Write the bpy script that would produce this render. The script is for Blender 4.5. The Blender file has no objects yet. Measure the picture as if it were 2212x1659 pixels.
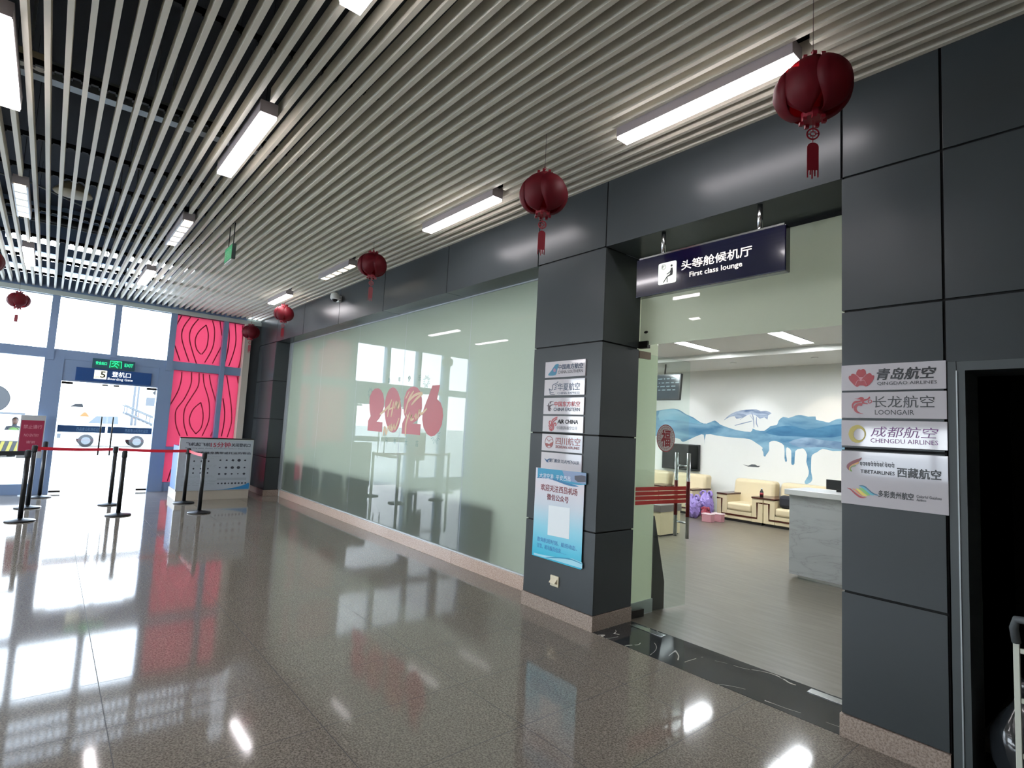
import bpy, bmesh, math, random
from mathutils import Vector, Matrix, geometry
random.seed(7)
S = bpy.context.scene
C = S.collection
PI = math.pi

# ------------------------------------------------------------------ camera
cam_d = bpy.data.cameras.new('camera'); cam = bpy.data.objects.new('camera', cam_d); C.objects.link(cam)
cam_d.sensor_width = 36.0; cam_d.lens = 1180.06 / 2212 * 36.0; cam_d.clip_start = 0.05; cam_d.clip_end = 2000
cam.matrix_world = Matrix(((0.64680286, 0.03253675, 0.76196287, 0.0),
                           (0.76089308, -0.09544627, -0.64181908, -3.5),
                           (0.05184381, 0.99490269, -0.08649191, 1.575),
                           (0, 0, 0, 1)))
S.camera = cam
# ------------------------------------------------------------------ view
S.view_settings.view_transform = 'Standard'; S.view_settings.look = 'None'
S.view_settings.exposure = 1.03; S.view_settings.gamma = 1.0; S.view_settings.use_curve_mapping = False
S.cycles.use_denoising = True
S.cycles.max_bounces = 10; S.cycles.diffuse_bounces = 4; S.cycles.glossy_bounces = 5
S.cycles.transmission_bounces = 8; S.cycles.transparent_max_bounces = 16
S.cycles.sample_clamp_indirect = 8.0
# ------------------------------------------------------------------ sky and sun
SKY = 6.0
W = bpy.data.worlds.new('sky'); S.world = W; W.use_nodes = True
wn = W.node_tree; bg = wn.nodes['Background']
tc = wn.nodes.new('ShaderNodeTexCoord'); sx = wn.nodes.new('ShaderNodeSeparateXYZ')
wn.links.new(tc.outputs['Generated'], sx.inputs[0])
rp = wn.nodes.new('ShaderNodeValToRGB'); wn.links.new(sx.outputs['Z'], rp.inputs[0])
rp.color_ramp.elements[0].color = (0.92, 0.96, 1.0, 1); rp.color_ramp.elements[1].color = (0.55, 0.74, 1.0, 1)
wn.links.new(rp.outputs[0], bg.inputs['Color']); bg.inputs['Strength'].default_value = SKY
sun_d = bpy.data.lights.new('sun', 'SUN'); sun = bpy.data.objects.new('sun', sun_d); C.objects.link(sun)
sun_d.energy = 2.0; sun_d.angle = 0.02; sun_d.color = (1, .96, .9)
sun.rotation_euler = (math.radians(28), math.radians(22), 0)
LAMP = 12.0        # luminance of the hall's ceiling lamps
LOUNGE = 36.0      # luminance of the lounge's ceiling panels

# ------------------------------------------------------------------ materials
def lin(h):
    h = h.lstrip('#'); v = [int(h[i:i + 2], 16) / 255 for i in (0, 2, 4)]
    return tuple(c / 12.92 if c <= .04045 else ((c + .055) / 1.055) ** 2.4 for c in v) + (1,)
MATS = {}
def mat(name, col='#808080', rough=.5, metal=0, emit=None, strength=1, coat=0, alpha=1, noise=None, bump=None, ior=1.5):
    if name in MATS: return MATS[name]
    m = bpy.data.materials.new(name); m.use_nodes = True; nt = m.node_tree; b = nt.nodes['Principled BSDF']
    c = lin(col); b.inputs['Base Color'].default_value = c; b.inputs['Roughness'].default_value = rough
    b.inputs['Metallic'].default_value = metal; b.inputs['IOR'].default_value = ior
    b.inputs['Coat Weight'].default_value = coat; b.inputs['Coat Roughness'].default_value = .05
    b.inputs['Alpha'].default_value = alpha
    if emit: b.inputs['Emission Color'].default_value = lin(emit); b.inputs['Emission Strength'].default_value = strength
    if noise or bump:
        t = nt.nodes.new('ShaderNodeTexCoord')
    if noise:
        sc, c2, detail = noise
        n = nt.nodes.new('ShaderNodeTexNoise'); n.inputs['Scale'].default_value = sc; n.inputs['Detail'].default_value = detail
        nt.links.new(t.outputs['Object'], n.inputs['Vector'])
        r = nt.nodes.new('ShaderNodeValToRGB'); r.color_ramp.elements[0].position = .35; r.color_ramp.elements[1].position = .65
        r.color_ramp.elements[0].color = c; r.color_ramp.elements[1].color = lin(c2)
        nt.links.new(n.outputs[0], r.inputs[0]); nt.links.new(r.outputs[0], b.inputs['Base Color'])
    if bump:
        n = nt.nodes.new('ShaderNodeTexNoise'); n.inputs['Scale'].default_value = bump[0]
        nt.links.new(t.outputs['Object'], n.inputs['Vector'])
        bp = nt.nodes.new('ShaderNodeBump'); bp.inputs['Strength'].default_value = bump[1]; bp.inputs['Distance'].default_value = bump[2]
        nt.links.new(n.outputs[0], bp.inputs['Height']); nt.links.new(bp.outputs[0], b.inputs['Normal'])
    MATS[name] = m
    return m
def N(nt, typ, **kw):
    n = nt.nodes.new(typ)
    for k, v in kw.items():
        if k.startswith('i_'): n.inputs[k[2:].replace('_', ' ')].default_value = v
        else: setattr(n, k, v)
    return n
def math_n(nt, op, a, b=None, c=None):
    n = nt.nodes.new('ShaderNodeMath'); n.operation = op
    for i, v in enumerate((a, b, c)):
        if v is None: continue
        if isinstance(v, (int, float)): n.inputs[i].default_value = v
        else: nt.links.new(v, n.inputs[i])
    return n.outputs[0]
def mix_col(nt, f, a, b):
    n = nt.nodes.new('ShaderNodeMix'); n.data_type = 'RGBA'
    for i, v in ((0, f), (6, a), (7, b)):
        if isinstance(v, (int, float, tuple)): n.inputs[i].default_value = v
        else: nt.links.new(v, n.inputs[i])
    return n.outputs[2]
def ramp(nt, f, stops):
    r = nt.nodes.new('ShaderNodeValToRGB'); e = r.color_ramp.elements
    while len(e) < len(stops): e.new(.5)
    for el, (p, c) in zip(e, stops): el.position = p; el.color = lin(c) if isinstance(c, str) else c
    nt.links.new(f, r.inputs[0]); return r.outputs[0]
def tile_mask(nt, comp, off, pitch, half):     # 1 on a joint
    a = math_n(nt, 'SUBTRACT', comp, off); a = math_n(nt, 'DIVIDE', a, pitch); a = math_n(nt, 'FRACT', a)
    a = math_n(nt, 'SUBTRACT', a, .5); a = math_n(nt, 'ABSOLUTE', a)
    return math_n(nt, 'GREATER_THAN', a, .5 - half / pitch)
def granite(name, c_lo, c_mid, c_hi, rough, joints=None, scale=1.0, spread=.5):
    m = bpy.data.materials.new(name); m.use_nodes = True; nt = m.node_tree; b = nt.nodes['Principled BSDF']
    t = N(nt, 'ShaderNodeTexCoord')
    n1 = N(nt, 'ShaderNodeTexNoise'); n1.inputs['Scale'].default_value = 95 * scale; n1.inputs['Detail'].default_value = 3
    n2 = N(nt, 'ShaderNodeTexVoronoi'); n2.inputs['Scale'].default_value = 120 * scale
    n3 = N(nt, 'ShaderNodeTexNoise'); n3.inputs['Scale'].default_value = 1.3; n3.inputs['Detail'].default_value = 4
    for n in (n1, n2, n3): nt.links.new(t.outputs['Object'], n.inputs['Vector'])
    f = math_n(nt, 'MULTIPLY_ADD', n2.outputs['Distance'], .35, math_n(nt, 'MULTIPLY', n1.outputs[0], .8))
    c = ramp(nt, f, [(.35, c_lo), (.52, c_mid), (.72, c_hi)])
    c = mix_col(nt, math_n(nt, 'MULTIPLY', n3.outputs[0], spread), c, lin(c_mid))
    if joints:
        sp = N(nt, 'ShaderNodeSeparateXYZ'); nt.links.new(t.outputs['Object'], sp.inputs[0])
        jx = tile_mask(nt, sp.outputs['X'], joints[0], joints[1], .0022); jy = tile_mask(nt, sp.outputs['Y'], joints[2], joints[3], .0022)
        j = math_n(nt, 'MAXIMUM', jx, jy)
        c = mix_col(nt, j, c, lin('#3c3c3a'))
        nt.links.new(math_n(nt, 'MULTIPLY_ADD', j, .5, rough), b.inputs['Roughness'])
    else: b.inputs['Roughness'].default_value = rough
    nt.links.new(c, b.inputs['Base Color']); b.inputs['IOR'].default_value = 1.45
    MATS[name] = m; return m
def glass_mat(name, tint, ior=1.45):
    m = bpy.data.materials.new(name); m.use_nodes = True; nt = m.node_tree; nt.nodes.clear()
    o = N(nt, 'ShaderNodeOutputMaterial'); mx = N(nt, 'ShaderNodeMixShader'); f = fresnel(nt, ior)
    tr = N(nt, 'ShaderNodeBsdfTransparent'); tr.inputs[0].default_value = tint
    g = N(nt, 'ShaderNodeBsdfGlossy'); g.inputs['Roughness'].default_value = 0.0
    nt.links.new(f.outputs[0], mx.inputs[0]); nt.links.new(tr.outputs[0], mx.inputs[1]); nt.links.new(g.outputs[0], mx.inputs[2])
    nt.links.new(mx.outputs[0], o.inputs[0]); MATS[name] = m; return m
def fresnel(nt, ior):           # same reflectance on the way in and out of a thin pane
    f = N(nt, 'ShaderNodeFresnel'); gm = N(nt, 'ShaderNodeNewGeometry')
    nt.links.new(math_n(nt, 'MULTIPLY_ADD', gm.outputs['Backfacing'], 1 / ior - ior, ior), f.inputs[0]); return f
def film_mat(name, col, k_trans, ior=1.45, clear=0.0, clear_col=(1, 1, 1, 1), rough=0.0):
    # glass with a translucent film: diffuse + translucent body under a clean glossy surface
    m = bpy.data.materials.new(name); m.use_nodes = True; nt = m.node_tree; nt.nodes.clear()
    o = N(nt, 'ShaderNodeOutputMaterial'); f = fresnel(nt, ior)
    d = N(nt, 'ShaderNodeBsdfDiffuse'); t = N(nt, 'ShaderNodeBsdfTranslucent'); g = N(nt, 'ShaderNodeBsdfGlossy'); g.inputs['Roughness'].default_value = rough
    d.inputs[0].default_value = lin(col); t.inputs[0].default_value = lin(col)
    a = N(nt, 'ShaderNodeMixShader'); a.inputs[0].default_value = k_trans; nt.links.new(d.outputs[0], a.inputs[1]); nt.links.new(t.outputs[0], a.inputs[2])
    body = a
    if clear > 0:
        tr = N(nt, 'ShaderNodeBsdfTransparent'); tr.inputs[0].default_value = clear_col
        b2 = N(nt, 'ShaderNodeMixShader'); b2.inputs[0].default_value = clear
        nt.links.new(a.outputs[0], b2.inputs[1]); nt.links.new(tr.outputs[0], b2.inputs[2]); body = b2
    mx = N(nt, 'ShaderNodeMixShader'); nt.links.new(f.outputs[0], mx.inputs[0]); nt.links.new(body.outputs[0], mx.inputs[1]); nt.links.new(g.outputs[0], mx.inputs[2])
    nt.links.new(mx.outputs[0], o.inputs[0]); MATS[name] = m; return m

M_floor = granite('granite_floor', '#4f4842', '#756e65', '#9b9389', .07, (-1.68, .585, -.517, .87))
M_plinth = granite('granite_plinth', '#6b5f57', '#94857a', '#b2a296', .25)
M_curb = granite('granite_curb', '#8d7468', '#b49d8f', '#cdbaad', .2)
M_clad = mat('cladding_grey', '#424749', .27, 0, ior=1.33, bump=(260, .04, .001))
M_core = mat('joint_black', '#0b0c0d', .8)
M_slat = mat('slat_beige', '#e6e0d0', .5)
M_void = mat('void_dark', '#2a2d33', .9)
M_rail = mat('rail_black', '#16181b', .6, .3)
M_zinc = mat('zinc', '#a5abad', .45, .6)
M_white = mat('white_paint', '#e6e6e2', .6)
M_wall = mat('plaster_white', '#d9dad6', .8)
M_beige = mat('plaster_beige', '#c9c2b4', .8)
M_frame = mat('window_frame_glare_blue', '#8aa1c4', .4, .4)  # veiling glare over the gate frames is put into this lightened blue
M_alu = mat('alu_light', '#b9bec0', .4, .5)
M_steel = mat('stainless', '#c8cbcc', .18, 1)
M_steel_d = mat('dark_steel', '#3c3a38', .3, .8)
M_black = mat('black_plastic', '#101114', .35)
M_rubber = mat('black_rubber', '#17181a', .7)
M_blackgloss = mat('black_screen', '#07080a', .08)
M_lamp = mat('lamp_white', '#ffffff', .5, emit='#fff8fb', strength=LAMP)
M_lamp2 = mat('lamp_warm', '#ffffff', .5, emit='#ffe9c8', strength=2.2)
M_lampbody = mat('lamp_body', '#a79fa3', .4, .3)
M_lounge_lamp = mat('lounge_lamp', '#ffffff', .5, emit='#f6fbff', strength=LOUNGE)
M_spot = mat('spot_lamp', '#ffffff', .5, emit='#fff1e6', strength=14)
M_glass = glass_mat('clear_glass', (.93, .97, .95, 1))
M_winglass = glass_mat('window_glass', (.97, .99, 1, 1))
M_frost = film_mat('frosted_glass', '#a3ada1', .72, 1.5)
M_frost3 = film_mat('frosted_transom_glass', '#c9cdbc', .75, 1.6)
M_frost2 = film_mat('frosted_side_glass', '#dde2c8', .3, 1.5)
M_red = mat('lantern_red', '#a3122a', .45)
M_redgloss = mat('glossy_red', '#b81f1f', .3)
M_acrylic = mat('acrylic_white', '#c6c3c8', .06, coat=.6)
M_ink = mat('ink_black', '#15161a', .3)
M_inkgrey = mat('ink_grey', '#6b6d72', .3)
M_inkred = mat('ink_red', '#a3202a', .3)
M_inkblue = mat('ink_navy', '#1d3350', .3)

# ------------------------------------------------------------------ mesh helpers
def link(name, bm, m, parent=None, smooth=False, bevel=0, loc=None):
    bmesh.ops.recalc_face_normals(bm, faces=bm.faces)
    me = bpy.data.meshes.new(name); bm.to_mesh(me); bm.free()
    if smooth:
        for p in me.polygons: p.use_smooth = True
    if m is not None:
        for mm in (m if isinstance(m, (list, tuple)) else [m]): me.materials.append(mm)
    o = bpy.data.objects.new(name, me); C.objects.link(o)
    if parent is not None: o.parent = parent
    if loc: o.location = loc
    if bevel:
        b = o.modifiers.new('bevel', 'BEVEL'); b.width = bevel; b.segments = 2; b.limit_method = 'ANGLE'
    return o
def tag(o, label, cat, group=None, kind=None):
    o['label'] = label; o['category'] = cat
    if group: o['group'] = group
    if kind: o['kind'] = kind
    return o
def struct(o): o['kind'] = 'structure'; return o
def empty(name, loc=(0, 0, 0), rz=0):
    o = bpy.data.objects.new(name, None); C.objects.link(o); o.location = loc; o.rotation_euler = (0, 0, rz)
    o.empty_display_size = .1; return o
def box(bm, x0, x1, y0, y1, z0, z1, mi=0):
    v = [bm.verts.new((x, y, z)) for x in (x0, x1) for y in (y0, y1) for z in (z0, z1)]
    for f in ((0, 1, 3, 2), (4, 6, 7, 5), (0, 4, 5, 1), (2, 3, 7, 6), (0, 2, 6, 4), (1, 5, 7, 3)):
        bm.faces.new([v[i] for i in f]).material_index = mi
    return v
def boxes(*a):
    bm = bmesh.new()
    for b in a: box(bm, *b)
    return bm
def obox(name, dims, m, parent=None, bevel=0, **k): return link(name, boxes(dims), m, parent, bevel=bevel, **k)
def cyl(bm, p0, p1, r0, r1=None, n=20, cap=True):
    p0, p1 = Vector(p0), Vector(p1); r1 = r0 if r1 is None else r1
    d = (p1 - p0).normalized(); a = d.orthogonal().normalized(); b = d.cross(a)
    A = [bm.verts.new(p0 + (a * math.cos(2 * PI * i / n) + b * math.sin(2 * PI * i / n)) * r0) for i in range(n)]
    B = [bm.verts.new(p1 + (a * math.cos(2 * PI * i / n) + b * math.sin(2 * PI * i / n)) * r1) for i in range(n)]
    for i in range(n): bm.faces.new((A[i], A[(i + 1) % n], B[(i + 1) % n], B[i]))
    if cap: bm.faces.new(A[::-1]); bm.faces.new(B)
def lathe(bm, prof, n=32, c=(0, 0, 0)):
    rings = []
    for r, z in prof:
        rings.append([bm.verts.new((c[0] + r * math.cos(2 * PI * i / n), c[1] + r * math.sin(2 * PI * i / n), c[2] + z)) for i in range(n)])
    for k in range(len(rings) - 1):
        for i in range(n): bm.faces.new((rings[k][i], rings[k][(i + 1) % n], rings[k + 1][(i + 1) % n], rings[k + 1][i]))
    bm.faces.new(rings[0][::-1]); bm.faces.new(rings[-1])
def tube(bm, pts, r, n=8):
    pts = [Vector(p) for p in pts]; rings = []; up = None
    for i, p in enumerate(pts):
        d = (pts[min(i + 1, len(pts) - 1)] - pts[max(i - 1, 0)]).normalized()
        a = d.orthogonal().normalized() if up is None else (up - d * up.dot(d)).normalized()
        up = a; b = d.cross(a)
        rr = r[i] if isinstance(r, (list, tuple)) else r
        rings.append([bm.verts.new(p + (a * math.cos(2 * PI * k / n) + b * math.sin(2 * PI * k / n)) * rr) for k in range(n)])
    for k in range(len(rings) - 1):
        for i in range(n): bm.faces.new((rings[k][i], rings[k][(i + 1) % n], rings[k + 1][(i + 1) % n], rings[k + 1][i]))
    bm.faces.new(rings[0][::-1]); bm.faces.new(rings[-1])
def ball(bm, c, rx, ry=None, rz=None, n=20, m=12):
    ry = ry or rx; rz = rz or rx
    prev = None; top = bm.verts.new((c[0], c[1], c[2] + rz)); bot = bm.verts.new((c[0], c[1], c[2] - rz))
    rings = []
    for j in range(1, m):
        t = PI * j / m
        rings.append([bm.verts.new((c[0] + rx * math.sin(t) * math.cos(2 * PI * i / n), c[1] + ry * math.sin(t) * math.sin(2 * PI * i / n), c[2] + rz * math.cos(t))) for i in range(n)])
    for i in range(n):
        bm.faces.new((top, rings[0][i], rings[0][(i + 1) % n])); bm.faces.new((bot, rings[-1][(i + 1) % n], rings[-1][i]))
    for k in range(len(rings) - 1):
        for i in range(n): bm.faces.new((rings[k][i], rings[k + 1][i], rings[k + 1][(i + 1) % n], rings[k][(i + 1) % n]))
def frosted(name, parent, x0, x1, y0, y1, z0, z1, face=2, film=None):     # clear pane with the film on one face
    bm = bmesh.new(); box(bm, x0, x1, y0, y1, z0, z1, 1); bm.faces.ensure_lookup_table(); bm.faces[face].material_index = 0
    return link(name, bm, [film or M_frost, M_glass], parent)
class Plane:            # a wall plane: (a, b) on it, d metres off it towards the viewer's side
    def __init__(s, o, u, v, n): s.o, s.u, s.v, s.n = Vector(o), Vector(u), Vector(v), Vector(n)
    def p(s, a, b, d=0): return s.o + s.u * a + s.v * b + s.n * d
PF = Plane((0, 0, 0), (1, 0, 0), (0, 0, 1), (0, -1, 0))            # facade, seen from the hall
PG = Plane((0, 0.3, 0), (1, 0, 0), (0, 0, 1), (0, -1, 0))          # display glass
PM = Plane((0, 8.25, 0), (1, 0, 0), (0, 0, 1), (0, -1, 0))         # mural wall
PW = Plane((-13.2, 0, 0), (0, 1, 0), (0, 0, 1), (1, 0, 0))         # gate wall
def smooth_loop(pts, closed=True, k=3):
    out = []; n = len(pts)
    rng = range(n) if closed else range(n - 1)
    for i in rng:
        P = [pts[(i + j) % n] if closed else pts[min(max(i + j, 0), n - 1)] for j in (-1, 0, 1, 2)]
        for s in range(k):
            t = s / k
            out.append([.5 * (2 * P[1][q] + (-P[0][q] + P[2][q]) * t + (2 * P[0][q] - 5 * P[1][q] + 4 * P[2][q] - P[3][q]) * t * t + (-P[0][q] + 3 * P[1][q] - 3 * P[2][q] + P[3][q]) * t ** 3) for q in (0, 1)])
    if not closed: out.append(list(pts[-1]))
    return out
def slab(bm, pl, pts, d0, d1, mi=0):
    tris = geometry.tessellate_polygon([[Vector((a, b, 0)) for a, b in pts]])
    A = [bm.verts.new(pl.p(a, b, d0)) for a, b in pts]; B = [bm.verts.new(pl.p(a, b, d1)) for a, b in pts]
    for t in tris:
        try:
            bm.faces.new([A[i] for i in t]).material_index = mi; bm.faces.new([B[i] for i in t][::-1]).material_index = mi
        except ValueError: pass
    n = len(pts)
    for i in range(n): bm.faces.new((A[i], A[(i + 1) % n], B[(i + 1) % n], B[i])).material_index = mi
def stroke(bm, pl, pts, w, d0, d1, sm=True, taper=False):
    if sm and len(pts) > 2: pts = smooth_loop(pts, False, 4)
    L, R = [], []; n = len(pts)
    for i, p in enumerate(pts):
        a, b = pts[max(i - 1, 0)], pts[min(i + 1, n - 1)]
        dx, dy = b[0] - a[0], b[1] - a[1]; l = math.hypot(dx, dy) or 1
        ww = w / 2 * ((.35 + .65 * math.sin(PI * (.08 + .84 * i / (n - 1)))) if taper else 1)
        L.append((p[0] - dy / l * ww, p[1] + dx / l * ww)); R.append((p[0] + dy / l * ww, p[1] - dx / l * ww))
    for i in range(n - 1):
        q = [L[i], L[i + 1], R[i + 1], R[i]]
        A = [bm.verts.new(pl.p(a, b, d0)) for a, b in q]; B = [bm.verts.new(pl.p(a, b, d1)) for a, b in q]
        bm.faces.new(A); bm.faces.new(B[::-1]); bm.faces.new((A[0], A[1], B[1], B[0])); bm.faces.new((A[3], A[2], B[2], B[3]))
def text(body, pl, a0, a1, b0, b1, m, parent, name='lettering', d=.001, th=.0008, bold=0.0, fit=True, shear=0, res=2):
    heavy = bold if any(ord(c) > 255 for c in body) else 0       # dense characters are thickened by overprinting, not by an outline offset
    bold = 0 if heavy else bold
    cu = bpy.data.curves.new('t', 'FONT'); cu.body = body; cu.resolution_u = res; cu.offset = bold; cu.shear = shear
    o = bpy.data.objects.new('t', cu); C.objects.link(o)
    me = bpy.data.meshes.new_from_object(o.evaluated_get(bpy.context.evaluated_depsgraph_get()))
    bpy.data.objects.remove(o); bpy.data.curves.remove(cu)
    xs = [v.co.x for v in me.vertices]; ys = [v.co.y for v in me.vertices]
    x0, x1, y0, y1 = min(xs), max(xs), min(ys), max(ys)
    sx_ = (a1 - a0) / (x1 - x0); sy = (b1 - b0) / (y1 - y0)
    for v in me.vertices: v.co = pl.p(a0 + (v.co.x - x0) * sx_, b0 + (v.co.y - y0) * sy, d)
    me.name = name; me.materials.clear(); me.materials.append(m)
    bm = bmesh.new(); bm.from_mesh(me); bpy.data.meshes.remove(me)
    if heavy:
        base = bm.verts[:] + bm.edges[:] + bm.faces[:]; q = min(heavy, .02) * 1.1
        for i, (a, b) in enumerate(((1, 1), (-1, 1), (1, -1), (-1, -1))):
            for g in bmesh.ops.duplicate(bm, geom=base)['geom']:
                if isinstance(g, bmesh.types.BMVert): g.co += pl.u * (a * q * sx_) + pl.v * (b * q * sy) + pl.n * (1e-5 * (i + 1))
    r = bmesh.ops.extrude_face_region(bm, geom=bm.faces[:])
    for g in r['geom']:
        if isinstance(g, bmesh.types.BMVert): g.co += pl.n * th
    return link(name, bm, m, parent)
def copy_tree(o, parent=None):
    c = o.copy(); C.objects.link(c); c.parent = parent
    for ch in list(o.children): copy_tree(ch, c)
    return c
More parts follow.
